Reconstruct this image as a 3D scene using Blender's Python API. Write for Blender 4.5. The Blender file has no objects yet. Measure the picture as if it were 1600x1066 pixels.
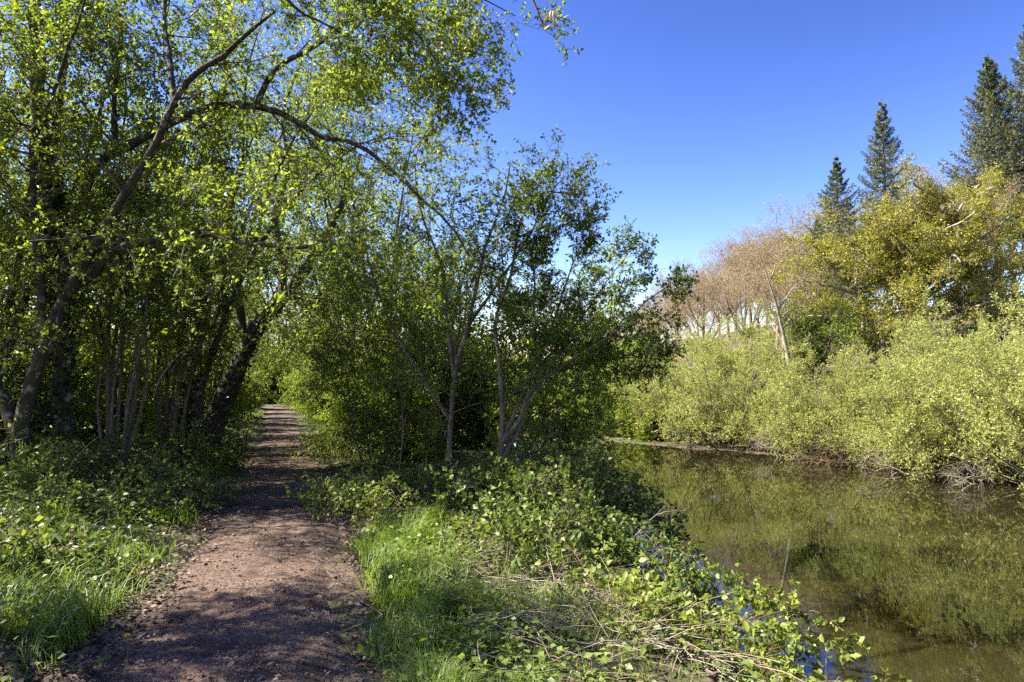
import bpy, math
import numpy as np
from mathutils import Matrix, Vector, Quaternion

scene = bpy.context.scene
C = scene.collection
rng = np.random.default_rng(11)

# ------------------------------------------------------------------ camera, sky, sun, exposure
F = 1067.0                                   # focal length in photo pixels (24 mm on 36 mm)
PITCH = math.atan(67 / F)
CAM = np.array([0.0, 0.0, 1.62])
cam_data = bpy.data.cameras.new('camera')
cam_data.lens = 24.0; cam_data.sensor_width = 36.0
cam_data.clip_start = 0.05; cam_data.clip_end = 3000
cam = bpy.data.objects.new('camera', cam_data); C.objects.link(cam)
cam.location = CAM; cam.rotation_euler = (math.pi / 2 + PITCH, 0, 0)
scene.camera = cam

SUN_EL, SUN_AZ = 46.0, -87.0                 # azimuth clockwise from +Y: sun stands to the left
world = bpy.data.worlds.new('World'); scene.world = world
world.use_nodes = True
wn = world.node_tree.nodes; wl = world.node_tree.links
bg = wn['Background']; bg.inputs['Strength'].default_value = 0.050
sky = wn.new('ShaderNodeTexSky'); sky.sky_type = 'NISHITA'; sky.sun_disc = False
sky.sun_elevation = math.radians(SUN_EL); sky.sun_rotation = math.radians(SUN_AZ)
sky.altitude = 0; sky.air_density = 1.25; sky.dust_density = 0.5; sky.ozone_density = 3.0
gam = wn.new('ShaderNodeGamma'); gam.inputs['Gamma'].default_value = 2.1
tint = wn.new('ShaderNodeMix'); tint.data_type = 'RGBA'; tint.blend_type = 'MULTIPLY'; tint.inputs[0].default_value = 1.0
tint.inputs[7].default_value = (0.310, 0.222, 0.240, 1)          # the photograph's cool, slightly violet white balance
wl.new(sky.outputs[0], gam.inputs[0]); wl.new(gam.outputs[0], tint.inputs[6]); wl.new(tint.outputs[2], bg.inputs['Color'])

sun_data = bpy.data.lights.new('sun', 'SUN')
sun_data.energy = 5.0; sun_data.angle = math.radians(0.5); sun_data.color = (1.0, 0.95, 0.86)
sun = bpy.data.objects.new('sun', sun_data); C.objects.link(sun)
el, az = math.radians(SUN_EL), math.radians(SUN_AZ)
to_sun = Vector((math.sin(az) * math.cos(el), math.cos(az) * math.cos(el), math.sin(el)))
sun.rotation_euler = to_sun.to_track_quat('Z', 'Y').to_euler()
sun.location = (-20, 0, 30)

scene.view_settings.view_transform = 'Standard'
scene.view_settings.look = 'None'
scene.view_settings.gamma = 1.0
scene.view_settings.exposure = 2.15
scene.view_settings.use_curve_mapping = False
scene.render.engine = 'CYCLES'
cy = scene.cycles
cy.max_bounces = 7; cy.diffuse_bounces = 5; cy.glossy_bounces = 2; cy.transmission_bounces = 4
cy.use_adaptive_sampling = True; cy.adaptive_threshold = 0.02
cy.transparent_max_bounces = 4; cy.caustics_reflective = False; cy.caustics_refractive = False
cy.use_denoising = False

# ------------------------------------------------------------------ helpers: pixels, noise, meshes
def A(px, py, Y):
    """world point on the ray of photo pixel (px, py) at depth Y"""
    u = (px - 800) / F; v = (533 - py) / F
    d = np.array([u, math.cos(PITCH) - v * math.sin(PITCH), math.sin(PITCH) + v * math.cos(PITCH)])
    return CAM + d * (Y / d[1])

def XatY(px, Y):
    return (px - 800) / F * Y

def sstep(a, b, x):
    t = np.clip((np.asarray(x, float) - a) / (b - a), 0, 1)
    return t * t * (3 - 2 * t)

_tab = np.random.default_rng(3).random((256, 256))
def vnoise(x, y):
    x = np.asarray(x, float); y = np.asarray(y, float)
    xi = np.floor(x).astype(int); yi = np.floor(y).astype(int)
    fx = x - xi; fy = y - yi
    fx = fx * fx * (3 - 2 * fx); fy = fy * fy * (3 - 2 * fy)
    g = lambda i, j: _tab[i & 255, j & 255]
    return ((g(xi, yi) * (1 - fx) + g(xi + 1, yi) * fx) * (1 - fy)
            + (g(xi, yi + 1) * (1 - fx) + g(xi + 1, yi + 1) * fx) * fy)

def fbm(x, y, o=3):
    r = 0; a = 1; t = 0
    for k in range(o):
        r = r + a * vnoise(x * 2 ** k + 17 * k, y * 2 ** k + 31 * k); t += a; a *= 0.5
    return r / t

def norm(v):
    return v / np.maximum(np.linalg.norm(v, axis=-1, keepdims=True), 1e-9)

# ------------------------------------------------------------------ the lie of the land
WATER = -0.80
def xp(y):
    y = np.asarray(y, float)
    return np.interp(y, [-300, -5, 0, 3.7, 5.76, 9.6, 17.3, 28.8, 51, 60, 400], [60, .2, -.72, -1.6, -2.1, -3.26, -5.68, -9.65, -17.4, -19.8, -110])

def s_of(x, y):
    return (np.asarray(x, float) - xp(y)) * 0.945

def s_near(y):
    y = np.asarray(y, float)
    return 3.75 + 2.0 * sstep(5, 12, y) + 0.8 * sstep(12, 18, y) - 2.2 * sstep(20, 34, y)

def s_far(y):
    y = np.asarray(y, float)
    return 16.6 - 5.6 * sstep(19, 34, y)

def height(x, y):
    x = np.asarray(x, float); y = np.asarray(y, float)
    s = s_of(x, y)
    sn = s_near(y) + 0.5 * (vnoise(y * 0.9, y * 0 + 5) - 0.5)
    sf = s_far(y) + 0.9 * (vnoise(y * 0.5, y * 0 + 9) - 0.5)
    n = fbm(x * 0.9, y * 0.9) - 0.5
    n2 = fbm(x * 4, y * 4, 2) - 0.5
    off = sstep(0.5, 1.1, np.abs(s))
    z = -0.035 * (1 - off)
    z = z + 0.26 * sstep(0.75, 2.4, -s) + 0.05 * sstep(0.7, 1.4, s)
    z = z + off * (0.14 * n + 0.05 * n2)
    near = sstep(-1.5, 0.5, s - sn)
    z = z * (1 - near) + near * -1.7
    d = s - sf
    hill = 0.95 * sstep(-0.7, 0.5, d) + 0.27 * np.maximum(d - 2.5, 0) * (1 - 0.35 * sstep(20, 60, d))
    hill = hill + sstep(1, 8, d) * (fbm(x * 0.12, y * 0.12) - 0.5) * 3.0
    hill = np.where(d > 90, hill * 0 + 0.95 + 0.27 * 87.5 * 0.65, hill)
    z = z + np.where(d > -0.7, hill + 0.15 * n, 0)
    return z

def ground_at(px, py, z=0.0):
    """world point where the ray of a pixel meets height z"""
    p = A(px, py, 10.0); d = p - CAM
    return CAM + d * ((z - CAM[2]) / d[2])

def on_ground(x, y):
    return np.array([x, y, float(height(x, y))])

# ------------------------------------------------------------------ mesh plumbing
def make_mesh(name, verts, quads=None, tris=None, smooth=True):
    nq = 0 if quads is None else len(quads); nt = 0 if tris is None else len(tris)
    me = bpy.data.meshes.new(name)
    me.vertices.add(len(verts)); me.vertices.foreach_set('co', np.asarray(verts, np.float32).ravel())
    loops = []
    if nq: loops.append(np.asarray(quads, np.int32).ravel())
    if nt: loops.append(np.asarray(tris, np.int32).ravel())
    li = np.concatenate(loops)
    me.loops.add(len(li)); me.loops.foreach_set('vertex_index', li)
    me.polygons.add(nq + nt)
    st = np.concatenate([np.arange(nq) * 4, nq * 4 + np.arange(nt) * 3]).astype(np.int32)
    me.polygons.foreach_set('loop_start', st)
    me.polygons.foreach_set('use_smooth', np.full(nq + nt, smooth))
    me.update(calc_edges=True)
    return me

class Geo:
    """collects numpy geometry for one mesh"""
    def __init__(self): self.v = []; self.q = []; self.t = []; self.n = 0
    def add(self, v, q=None, t=None):
        v = np.asarray(v, float).reshape(-1, 3)
        if q is not None and len(q): self.q.append(np.asarray(q) + self.n)
        if t is not None and len(t): self.t.append(np.asarray(t) + self.n)
        self.v.append(v); self.n += len(v); return self
    def mesh(self, name, origin=(0, 0, 0), smooth=True):
        v = np.concatenate(self.v) - np.asarray(origin)
        return make_mesh(name, v, np.concatenate(self.q) if self.q else None,
                         np.concatenate(self.t) if self.t else None, smooth)

def tubes(P, R, k=6, g=None, cap=False):
    """P (N,m,3), R (N,m): N tapered tubes"""
    g = g or Geo()
    N, m, _ = P.shape
    T = norm(np.gradient(P, axis=1))
    mean = norm(T.mean(1))
    ref = np.where(np.abs(mean[:, 2:3]) < 0.8, np.array([[0, 0, 1.0]]), np.array([[1.0, 0, 0]]))
    U = norm(np.cross(T, ref[:, None, :])); V = np.cross(T, U)
    a = np.arange(k) * 2 * math.pi / k
    ring = (U[:, :, None, :] * np.cos(a)[None, None, :, None] + V[:, :, None, :] * np.sin(a)[None, None, :, None])
    v = P[:, :, None, :] + ring * R[:, :, None, None]
    idx = np.arange(N * m * k).reshape(N, m, k)
    q = np.stack([idx[:, :-1, :], np.roll(idx, -1, 2)[:, :-1, :], np.roll(idx, -1, 2)[:, 1:, :], idx[:, 1:, :]], -1).reshape(-1, 4)
    g.add(v, q)
    return g

def spline(pts, n):
    p = np.asarray(pts, float)
    if len(p) == 2: return p[0] + (p[1] - p[0]) * np.linspace(0, 1, n)[:, None]
    seg = np.linalg.norm(np.diff(p, axis=0), axis=1); tt = np.concatenate([[0], np.cumsum(seg)])
    e = np.vstack([2 * p[0] - p[1], p, 2 * p[-1] - p[-2]])
    u = np.linspace(0, tt[-1], n); k = np.clip(np.searchsorted(tt, u, side='right') - 1, 0, len(p) - 2)
    f = ((u - tt[k]) / seg[k])[:, None]
    p0, p1, p2, p3 = e[k], e[k + 1], e[k + 2], e[k + 3]
    return 0.5 * (2 * p1 + (p2 - p0) * f + (2 * p0 - 5 * p1 + 4 * p2 - p3) * f ** 2 + (3 * p1 - p0 - 3 * p2 + p3) * f ** 3)

def perp_to(T, n=None):
    r = norm(rng.normal(size=T.shape))
    return norm(r - (r * T).sum(-1, keepdims=True) * T)

def sample(P, R, t):
    """points, tangents, radii at parameter t (N,n) of polylines P (N,m,3)"""
    N, m, _ = P.shape
    f = t * (m - 1); i = np.clip(f.astype(int), 0, m - 2); f = (f - i)[..., None]
    r = np.arange(N)[:, None]
    p = P[r, i] * (1 - f) + P[r, i + 1] * f
    T = norm(P[r, i + 1] - P[r, i])
    rad = R[r, i] * (1 - f[..., 0]) + R[r, i + 1] * f[..., 0]
    return p, T, rad

def kids(P, R, n, t0=0.2, t1=1.0, length=1.0, ang=55, sd=14, m=5, up=0.0, wob=0.15, curl=0.0,
         rr=0.6, taper=0.3, bias=None, shrink=0.4, rmin=0.0025):
    """n child branches on every parent polyline"""
    N = len(P)
    t = (np.arange(n)[None, :] + rng.random((N, n))) / n * (t1 - t0) + t0
    p, T, rad = sample(P, R, t)
    a = np.radians(rng.normal(ang, sd, (N, n, 1)))
    d = T * np.cos(a) + perp_to(T) * np.sin(a)
    d = d + np.array([0, 0, up])
    if bias is not None: d = d + np.asarray(bias)
    d = norm(d).reshape(-1, 3); p = p.reshape(-1, 3); rad = rad.reshape(-1); t = t.reshape(-1)
    L = length * rng.uniform(0.55, 1.25, len(p)) * (1 - shrink * t)
    step = (L / (m - 1))[:, None]
    out = [p]
    for _ in range(m - 1):
        p = p + d * step; out.append(p)
        d = norm(d + rng.normal(0, wob, d.shape) + np.array([0, 0, curl]))
    Q = np.stack(out, 1)
    r0 = np.maximum(rad * rr * rng.uniform(0.7, 1.0, len(rad)), rmin)
    RR = r0[:, None] * np.linspace(1, taper, m)[None, :]
    return Q, np.maximum(RR, rmin * 0.6)

def leaves(P, per, size=0.05, width=0.55, upw=0.7, t0=0.1, t1=1.0, out=0.8, fold=0.12, six=False, droop=0.1,
           spread=0.0, jit=0.35, g=None):
    """leaf blades set along twigs; every blade is its own island"""
    g = g or Geo()
    N = len(P); t = rng.uniform(t0, t1, (N, per))
    p, T, _ = sample(P, np.zeros(P.shape[:2]), t)
    p = p.reshape(-1, 3); T = T.reshape(-1, 3)
    if spread: p = p + rng.normal(0, spread, p.shape)
    d = norm(T * 0.55 + perp_to(T) * out + np.array([0, 0, -droop]))
    n = norm(np.array([0, 0, upw]) + rng.normal(0, 0.6, d.shape))
    n = norm(n - (n * d).sum(-1, keepdims=True) * d)
    s = np.cross(d, n)
    L = (size * rng.uniform(1 - jit, 1 + jit, len(p)))[:, None]; W = L * width * rng.uniform(0.8, 1.15, (len(p), 1))
    M = len(p)
    if six:
        v = np.stack([p, p + d * L * .28 + s * W * .45 + n * L * fold * .9, p + d * L * .66 + s * W * .40 + n * L * fold * .8,
                      p + d * L - n * L * 0.10,
                      p + d * L * .66 - s * W * .40 + n * L * fold * .8, p + d * L * .28 - s * W * .45 + n * L * fold * .9,
                      p + d * L * .5], 1)
        b = np.arange(M)[:, None] * 7
        tr = np.concatenate([b + np.array([x]) for x in ([0, 1, 6], [1, 2, 6], [2, 3, 6], [3, 4, 6], [4, 5, 6], [5, 0, 6])], 0)
    else:
        v = np.stack([p, p + d * L * .45 + s * W * .5 + n * L * fold, p + d * L, p + d * L * .45 - s * W * .5 + n * L * fold], 1)
        b = np.arange(M)[:, None] * 4
        tr = np.concatenate([b + np.array([[0, 1, 2]]), b + np.array([[0, 2, 3]])], 0)
    g.add(v, None, tr)
    return g

# ------------------------------------------------------------------ objects
def tag(o, label=None, cat=None, group=None, kind=None):
    if label: o['label'] = label
    if cat: o['category'] = cat
    if group: o['group'] = group
    if kind: o['kind'] = kind
    return o

def thing(name, label, cat, loc, group=None, rz=0.0, sc=1.0):
    o = bpy.data.objects.new(name, None); o.empty_display_size = 0.2
    C.objects.link(o); o.location = Vector(loc); o.rotation_euler = (0, 0, rz); o.scale = (sc, sc, sc) if np.isscalar(sc) else sc
    return tag(o, label, cat, group)

def part(name, me, mat, parent=None, kind=None, label=None):
    o = bpy.data.objects.new(name, me); C.objects.link(o)
    if mat is not None and not me.materials: me.materials.append(mat)
    if parent is not None: o.parent = parent
    if kind: o['kind'] = kind
    if label: o['label'] = label
    return o

def copy_tree(root, loc, rz, sc, label, group=None):
    def rec(o, parent):
        c = o.copy(); C.objects.link(c); c.parent = parent
        for ch in CH.get(o.name, ()): rec(ch, c)
        return c
    CH = {}
    for ch in root.children_recursive: CH.setdefault(ch.parent.name, []).append(ch)
    c = rec(root, None)
    c.location = Vector(loc); c.rotation_euler = (0, 0, rz); c.scale = (sc, sc, sc) if np.isscalar(sc) else sc
    c['label'] = label
    if group: c['group'] = group
    return c

# ------------------------------------------------------------------ materials
def nodes(name):
    m = bpy.data.materials.new(name); m.use_nodes = True
    nt = m.node_tree; nt.nodes.clear()
    return m, nt, nt.nodes, nt.links

def ramp(nn, stops):
    r = nn.new('ShaderNodeValToRGB'); e = r.color_ramp.elements
    while len(e) < len(stops): e.new(0.5)
    for x, (p, c) in zip(e, stops): x.position = p; x.color = (*c, 1)
    return r

def leaf_mat(name, cols, trans=0.45, tcol=(1.25, 1.25, 0.6), rough=0.45, spec=0.35, clump=0.9):
    m, nt, nn, ll = nodes(name)
    geo = nn.new('ShaderNodeNewGeometry'); tc = nn.new('ShaderNodeTexCoord')
    noi = nn.new('ShaderNodeTexNoise'); noi.inputs['Scale'].default_value = clump; noi.inputs['Detail'].default_value = 2
    ll.new(geo.outputs['Position'], noi.inputs['Vector'])
    mix = nn.new('ShaderNodeMath'); mix.operation = 'MULTIPLY_ADD'
    mix.inputs[1].default_value = 0.62
    sub = nn.new('ShaderNodeMath'); sub.operation = 'MULTIPLY_ADD'; sub.inputs[1].default_value = 1.3; sub.inputs[2].default_value = -0.46
    ll.new(noi.outputs['Fac'], sub.inputs[0])
    ll.new(geo.outputs['Random Per Island'], mix.inputs[0]); ll.new(sub.outputs[0], mix.inputs[2])
    k = len(cols); r = ramp(nn, [(i / (k - 1), c) for i, c in enumerate(cols)])
    ll.new(mix.outputs[0], r.inputs[0])
    p = nn.new('ShaderNodeBsdfPrincipled'); p.inputs['Roughness'].default_value = rough
    p.inputs['Specular IOR Level'].default_value = spec
    ll.new(r.outputs[0], p.inputs['Base Color'])
    tint = nn.new('ShaderNodeMix'); tint.data_type = 'RGBA'; tint.blend_type = 'MULTIPLY'; tint.inputs[0].default_value = 1
    tint.inputs[7].default_value = (*tcol, 1); ll.new(r.outputs[0], tint.inputs[6])
    t = nn.new('ShaderNodeBsdfTranslucent'); ll.new(tint.outputs[2], t.inputs['Color'])
    ms = nn.new('ShaderNodeMixShader'); ms.inputs[0].default_value = trans
    ll.new(p.outputs[0], ms.inputs[1]); ll.new(t.outputs[0], ms.inputs[2])
    o = nn.new('ShaderNodeOutputMaterial'); ll.new(ms.outputs[0], o.inputs[0])
    return m

def rough_mat(name, c1, c2, scale=6.0, patch=None, patch_scale=9.0, patch_at=0.58, bump=0.4, bscale=40.0, rough=0.9, stretch=1.0, c3=None, dist=0.02):
    m, nt, nn, ll = nodes(name)
    tc = nn.new('ShaderNodeTexCoord'); mp = nn.new('ShaderNodeMapping'); mp.inputs['Scale'].default_value = (1, 1, stretch)
    ll.new(tc.outputs['Object'], mp.inputs[0])
    n1 = nn.new('ShaderNodeTexNoise'); n1.inputs['Scale'].default_value = scale; n1.inputs['Detail'].default_value = 6; n1.inputs['Roughness'].default_value = 0.65
    ll.new(mp.outputs[0], n1.inputs['Vector'])
    st = [(0.32, c1), (0.68, c2)] if c3 is None else [(0.28, c1), (0.5, c2), (0.74, c3)]
    r = ramp(nn, st); ll.new(n1.outputs['Fac'], r.inputs[0]); col = r.outputs[0]
    if patch is not None:
        n2 = nn.new('ShaderNodeTexNoise'); n2.inputs['Scale'].default_value = patch_scale; n2.inputs['Detail'].default_value = 4
        ll.new(tc.outputs['Object'], n2.inputs['Vector'])
        r2 = ramp(nn, [(patch_at - 0.04, (0, 0, 0)), (patch_at + 0.05, (1, 1, 1))]); ll.new(n2.outputs['Fac'], r2.inputs[0])
        mx = nn.new('ShaderNodeMix'); mx.data_type = 'RGBA'; mx.inputs[7].default_value = (*patch, 1)
        ll.new(r2.outputs[0], mx.inputs[0]); ll.new(col, mx.inputs[6]); col = mx.outputs[2]
    p = nn.new('ShaderNodeBsdfPrincipled'); p.inputs['Roughness'].default_value = rough; p.inputs['Specular IOR Level'].default_value = 0.2
    ll.new(col, p.inputs['Base Color'])
    n3 = nn.new('ShaderNodeTexNoise'); n3.inputs['Scale'].default_value = bscale; n3.inputs['Detail'].default_value = 5
    ll.new(mp.outputs[0], n3.inputs['Vector'])
    b = nn.new('ShaderNodeBump'); b.inputs['Strength'].default_value = bump; b.inputs['Distance'].default_value = dist
    ll.new(n3.outputs['Fac'], b.inputs['Height']); ll.new(b.outputs[0], p.inputs['Normal'])
    o = nn.new('ShaderNodeOutputMaterial'); ll.new(p.outputs[0], o.inputs[0])
    return m

M = {}
M['leaf_thicket'] = leaf_mat('leaf_thicket', [(0.085, 0.122, 0.016), (0.158, 0.210, 0.022), (0.280, 0.325, 0.036)], 0.60)
M['leaf_shrub'] = leaf_mat('leaf_shrub', [(0.076, 0.112, 0.016), (0.132, 0.182, 0.022), (0.215, 0.268, 0.032)], 0.58)
M['leaf_sunlit'] = leaf_mat('leaf_sunlit', [(0.110, 0.165, 0.022), (0.190, 0.255, 0.030), (0.300, 0.350, 0.050)], 0.60)  # brighter leaf green for sunlit and backlit spots, the light put into the colour
M['leaf_willow'] = leaf_mat('leaf_willow', [(0.240, 0.270, 0.055), (0.330, 0.365, 0.075), (0.430, 0.450, 0.110)], 0.40, (1.1, 1.1, 0.7), clump=0.5)
M['leaf_oak'] = leaf_mat('leaf_oak', [(0.135, 0.140, 0.018), (0.245, 0.235, 0.022), (0.370, 0.345, 0.032)], 0.35, (1.15, 1.1, 0.6), clump=0.35)
M['leaf_ivy'] = leaf_mat('leaf_ivy', [(0.015, 0.036, 0.011), (0.030, 0.068, 0.015), (0.053, 0.105, 0.021)], 0.2, rough=0.3)
M['needle'] = leaf_mat('needle', [(0.045, 0.062, 0.022), (0.090, 0.110, 0.032), (0.165, 0.170, 0.046)], 0.2, clump=0.6)
M['bud'] = leaf_mat('bud', [(0.210, 0.150, 0.075), (0.310, 0.235, 0.115), (0.370, 0.300, 0.120)], 0.3, (1.1, 1.0, 0.8), clump=0.15)
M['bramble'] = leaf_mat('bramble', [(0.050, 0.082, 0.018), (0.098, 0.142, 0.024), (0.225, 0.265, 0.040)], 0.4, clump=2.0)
M['bramble_sun'] = leaf_mat('bramble_sun', [(0.110, 0.155, 0.028), (0.200, 0.250, 0.036), (0.310, 0.345, 0.055)], 0.42, clump=2.0)  # lighter copy of the bramble leaf with sunlight put into its colour
M['grass'] = leaf_mat('grass', [(0.065, 0.110, 0.018), (0.135, 0.200, 0.028), (0.240, 0.300, 0.050)], 0.50, clump=1.5)
M['weed'] = leaf_mat('weed', [(0.060, 0.105, 0.020), (0.125, 0.175, 0.030), (0.205, 0.255, 0.050)], 0.4, clump=3.0)
M['litter'] = leaf_mat('litter', [(0.050, 0.032, 0.022), (0.115, 0.075, 0.050), (0.230, 0.165, 0.115)], 0.1, (1, 1, 1), rough=0.8, clump=4.0)
M['bark_dark'] = rough_mat('bark_dark', (0.028, 0.022, 0.015), (0.075, 0.060, 0.042), 14, (0.20, 0.20, 0.15), 7, 0.60, 0.7, 45, 0.9, 0.5)
M['bark_twig'] = rough_mat('bark_twig', (0.075, 0.058, 0.038), (0.175, 0.140, 0.092), 9, (0.17, 0.16, 0.11), 5, 0.62, 0.3, 60)
M['bark_pale'] = rough_mat('bark_pale', (0.15, 0.125, 0.09), (0.33, 0.29, 0.22), 5, (0.10, 0.09, 0.05), 4, 0.62, 0.3, 30)
M['bark_willow'] = rough_mat('bark_willow', (0.12, 0.095, 0.055), (0.24, 0.20, 0.13), 5, None, bump=0.2)
M['bark_bare'] = rough_mat('bark_bare', (0.15, 0.112, 0.070), (0.29, 0.230, 0.150), 1.2, None, bump=0.2)
M['bark_conifer'] = rough_mat('bark_conifer', (0.05, 0.04, 0.03), (0.16, 0.14, 0.11), 6, (0.25, 0.24, 0.20), 4, 0.6, 0.6, 20)
M['dead_wood'] = rough_mat('dead_wood', (0.13, 0.095, 0.065), (0.34, 0.28, 0.20), 3, None, bump=0.3)
M['cane'] = rough_mat('cane', (0.10, 0.055, 0.035), (0.20, 0.13, 0.075), 10, (0.11, 0.12, 0.04), 5, 0.56, 0.2)
M['ground'] = rough_mat('ground', (0.040, 0.030, 0.018), (0.085, 0.062, 0.040), 2.2, (0.050, 0.062, 0.018), 0.55, 0.52, 0.9, 22, 0.95, c3=(0.115, 0.082, 0.054), dist=0.03)
M['path'] = rough_mat('path', (0.052, 0.033, 0.022), (0.112, 0.073, 0.049), 22, (0.050, 0.033, 0.023), 1.7, 0.54, 1.0, 55, 0.92, c3=(0.190, 0.134, 0.095), dist=0.02)
M['petal'] = leaf_mat('petal', [(0.75, 0.50, 0.005), (0.80, 0.55, 0.01), (0.85, 0.60, 0.01)], 0.3, (1, 1, 0.8))
M['stalk'] = rough_mat('stalk', (0.08, 0.11, 0.03), (0.15, 0.17, 0.05), 20, None, bump=0.1)
M['bud_pink'] = rough_mat('bud_pink', (0.45, 0.30, 0.16), (0.60, 0.45, 0.20), 40, None, bump=0.1)

def water_mat():
    m, nt, nn, ll = nodes('river_water')
    p = nn.new('ShaderNodeBsdfPrincipled'); p.inputs['Base Color'].default_value = (0.016, 0.014, 0.005, 1)
    p.inputs['Roughness'].default_value = 0.0; p.inputs['IOR'].default_value = 1.7
    tc = nn.new('ShaderNodeTexCoord'); mp = nn.new('ShaderNodeMapping'); mp.inputs['Scale'].default_value = (0.8, 2.2, 1)
    mp.inputs['Rotation'].default_value = (0, 0, 0.25)
    ll.new(tc.outputs['Object'], mp.inputs[0])
    n1 = nn.new('ShaderNodeTexNoise'); n1.inputs['Scale'].default_value = 4.5; n1.inputs['Detail'].default_value = 3
    n2 = nn.new('ShaderNodeTexNoise'); n2.inputs['Scale'].default_value = 0.7; n2.inputs['Detail'].default_value = 2
    ll.new(mp.outputs[0], n1.inputs['Vector']); ll.new(tc.outputs['Object'], n2.inputs['Vector'])
    mu = nn.new('ShaderNodeMath'); mu.operation = 'MULTIPLY'; ll.new(n1.outputs['Fac'], mu.inputs[0]); ll.new(n2.outputs['Fac'], mu.inputs[1])
    b = nn.new('ShaderNodeBump'); b.inputs['Strength'].default_value = 0.022; b.inputs['Distance'].default_value = 0.03
    ll.new(mu.outputs[0], b.inputs['Height']); ll.new(b.outputs[0], p.inputs['Normal'])
    o = nn.new('ShaderNodeOutputMaterial'); ll.new(p.outputs[0], o.inputs[0])
    return m
M['water'] = water_mat()

# ------------------------------------------------------------------ setting: ground, path, river
def graded(a, b, step, lo, hi, grow=1.25):
    mid = list(np.arange(a, b + step, step)); s = step; x = mid[-1]; right = []
    while x < hi: s *= grow; x += s; right.append(x)
    s = step; x = mid[0]; left = []
    while x > lo: s *= grow; x -= s; left.append(x)
    return np.array(left[::-1] + mid + right)

gx = graded(-14, 16, 0.24, -500, 500); gy = graded(-3, 28, 0.26, -300, 700)
GX, GY = np.meshgrid(gx, gy)
GZ = height(GX, GY)
idx = np.arange(GX.size).reshape(GX.shape)
q = np.stack([idx[:-1, :-1], idx[:-1, 1:], idx[1:, 1:], idx[1:, :-1]], -1).reshape(-1, 4)
ground = part('ground', make_mesh('ground', np.stack([GX, GY, GZ], -1).reshape(-1, 3), q), M['ground'], kind='structure')

ty = np.concatenate([np.arange(-4, 14, 0.06), np.arange(14, 30, .15), np.arange(30, 90, 0.5)])
cs = np.concatenate([[-1.0, -0.8], np.arange(-.68, .69, .08), [.8, 1.0]])
SS, TY = np.meshgrid(cs, ty)
wid = 0.95 + 0.28 * (1 - sstep(3.6, 6.0, TY)) * (SS < 0) - .10 * (1 - sstep(4, 8, TY)) * (SS > 0) + 0.22 * (fbm(TY * 1.1, SS * 0 + 3 + (SS > 0) * 7) - 0.5) * 2
XX = xp(TY) + SS * wid / 0.945
zz = 0.012 + 0.030 * (fbm(XX * 3, TY * 3) - 0.5) + 0.022 * (fbm(XX * 11, TY * 11, 2) - 0.5)
wid0 = sstep(0.54, 0.92, np.abs(SS)); edge = wid0
ZZ = zz * (1 - edge) + edge * (height(XX, TY) - 0.05)
idx = np.arange(XX.size).reshape(XX.shape)
q = np.stack([idx[:-1, :-1], idx[:-1, 1:], idx[1:, 1:], idx[1:, :-1]], -1).reshape(-1, 4)
part('path', make_mesh('path', np.stack([XX, TY, ZZ], -1).reshape(-1, 3), q), M['path'], kind='structure')

wy = np.concatenate([np.arange(-60, 60, 2.0), np.arange(60, 200, 10)])
W0 = xp(wy) + (s_near(wy) - 2.0) / 0.945; W1 = xp(wy) + (s_far(wy) + 1.6) / 0.945
wv = np.concatenate([np.stack([W0, wy, wy * 0 + WATER], -1), np.stack([W1, wy, wy * 0 + WATER], -1)])
n = len(wy); i = np.arange(n - 1)
part('river', make_mesh('river', wv, np.stack([i, i + n, i + n + 1, i + 1], -1)), M['water'], kind='structure')

# ------------------------------------------------------------------ trees with traced limbs
root_trunk = {}
def hero(name, label, cat, base, limbs, n=(14, 7, 6), L=(1.5, 0.8, 0.38), per=7, size=0.062, leaf='leaf_thicket', bark='bark_dark',
         twig='bark_twig', t0=0.3, up=0.05, extra=None, group=None, six=False, ang=(60, 55, 50), upw=0.7, bias=None, width=0.55, curl=0.0):
    """limbs: list of (list of world points, r0, r1, leafy)"""
    base = np.asarray(base, float)
    root = thing(name, label, cat, base, group)
    m = 26
    Ps = np.stack([spline(l[0], m) for l in limbs])
    wob = np.cumsum(rng.normal(0, 1, Ps.shape), 1) * 0.011 * np.linspace(0, 1, m)[None, :, None]
    Ps = Ps + wob
    Rs = np.stack([l[1] + (l[2] - l[1]) * np.linspace(0, 1, m) ** 0.8 for l in limbs])
    Rs = Rs * (1 + 0.10 * rng.normal(size=Rs.shape))
    for j in range(len(limbs)):
        g = tubes(Ps[j:j + 1], Rs[j:j + 1], 10 if limbs[j][1] > 0.04 else 7)
        o_ = part('trunk' if j == 0 else 'limb', g.mesh('limb', base), M[bark], root if j == 0 else trunk_)
        if j == 0: trunk_ = o_
    lf = np.array([l[3] if len(l) > 3 else True for l in limbs])
    P, R = Ps[lf], Rs[lf]
    b1, r1 = kids(P, R, n[0], t0, 1.0, L[0], ang[0], 16, 7, up, 0.16, curl, rr=0.45, shrink=0.35, bias=bias)
    r1 = np.minimum(r1, 0.022 * np.linspace(1, .4, 7))
    b2, r2 = kids(b1, r1, n[1], 0.15, 1.0, L[1], ang[1], 16, 5, up, 0.16, curl, rr=0.55, shrink=0.4)
    tw, rt = kids(b2, r2, n[2], 0.1, 1.0, L[2], ang[2], 16, 4, up, 0.12, curl, rr=0.6, shrink=0.3, rmin=0.0026)
    g = tubes(b1[:, ::2], r1[:, ::2], 4); tubes(b2[:, ::2], r2[:, ::2], 3, g); tubes(tw[:, ::3], rt[:, ::3], 3, g)
    part('twigs', g.mesh('twigs', base), M[twig], root, kind='stuff')
    if per:
        g = leaves(tw, per, size, width, upw, six=six)
        if extra: extra(g)
        part('crown', g.mesh('crown', base), M[leaf], root, kind='stuff')
    root_trunk[root.name] = trunk_
    return root, (Ps, Rs)

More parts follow.
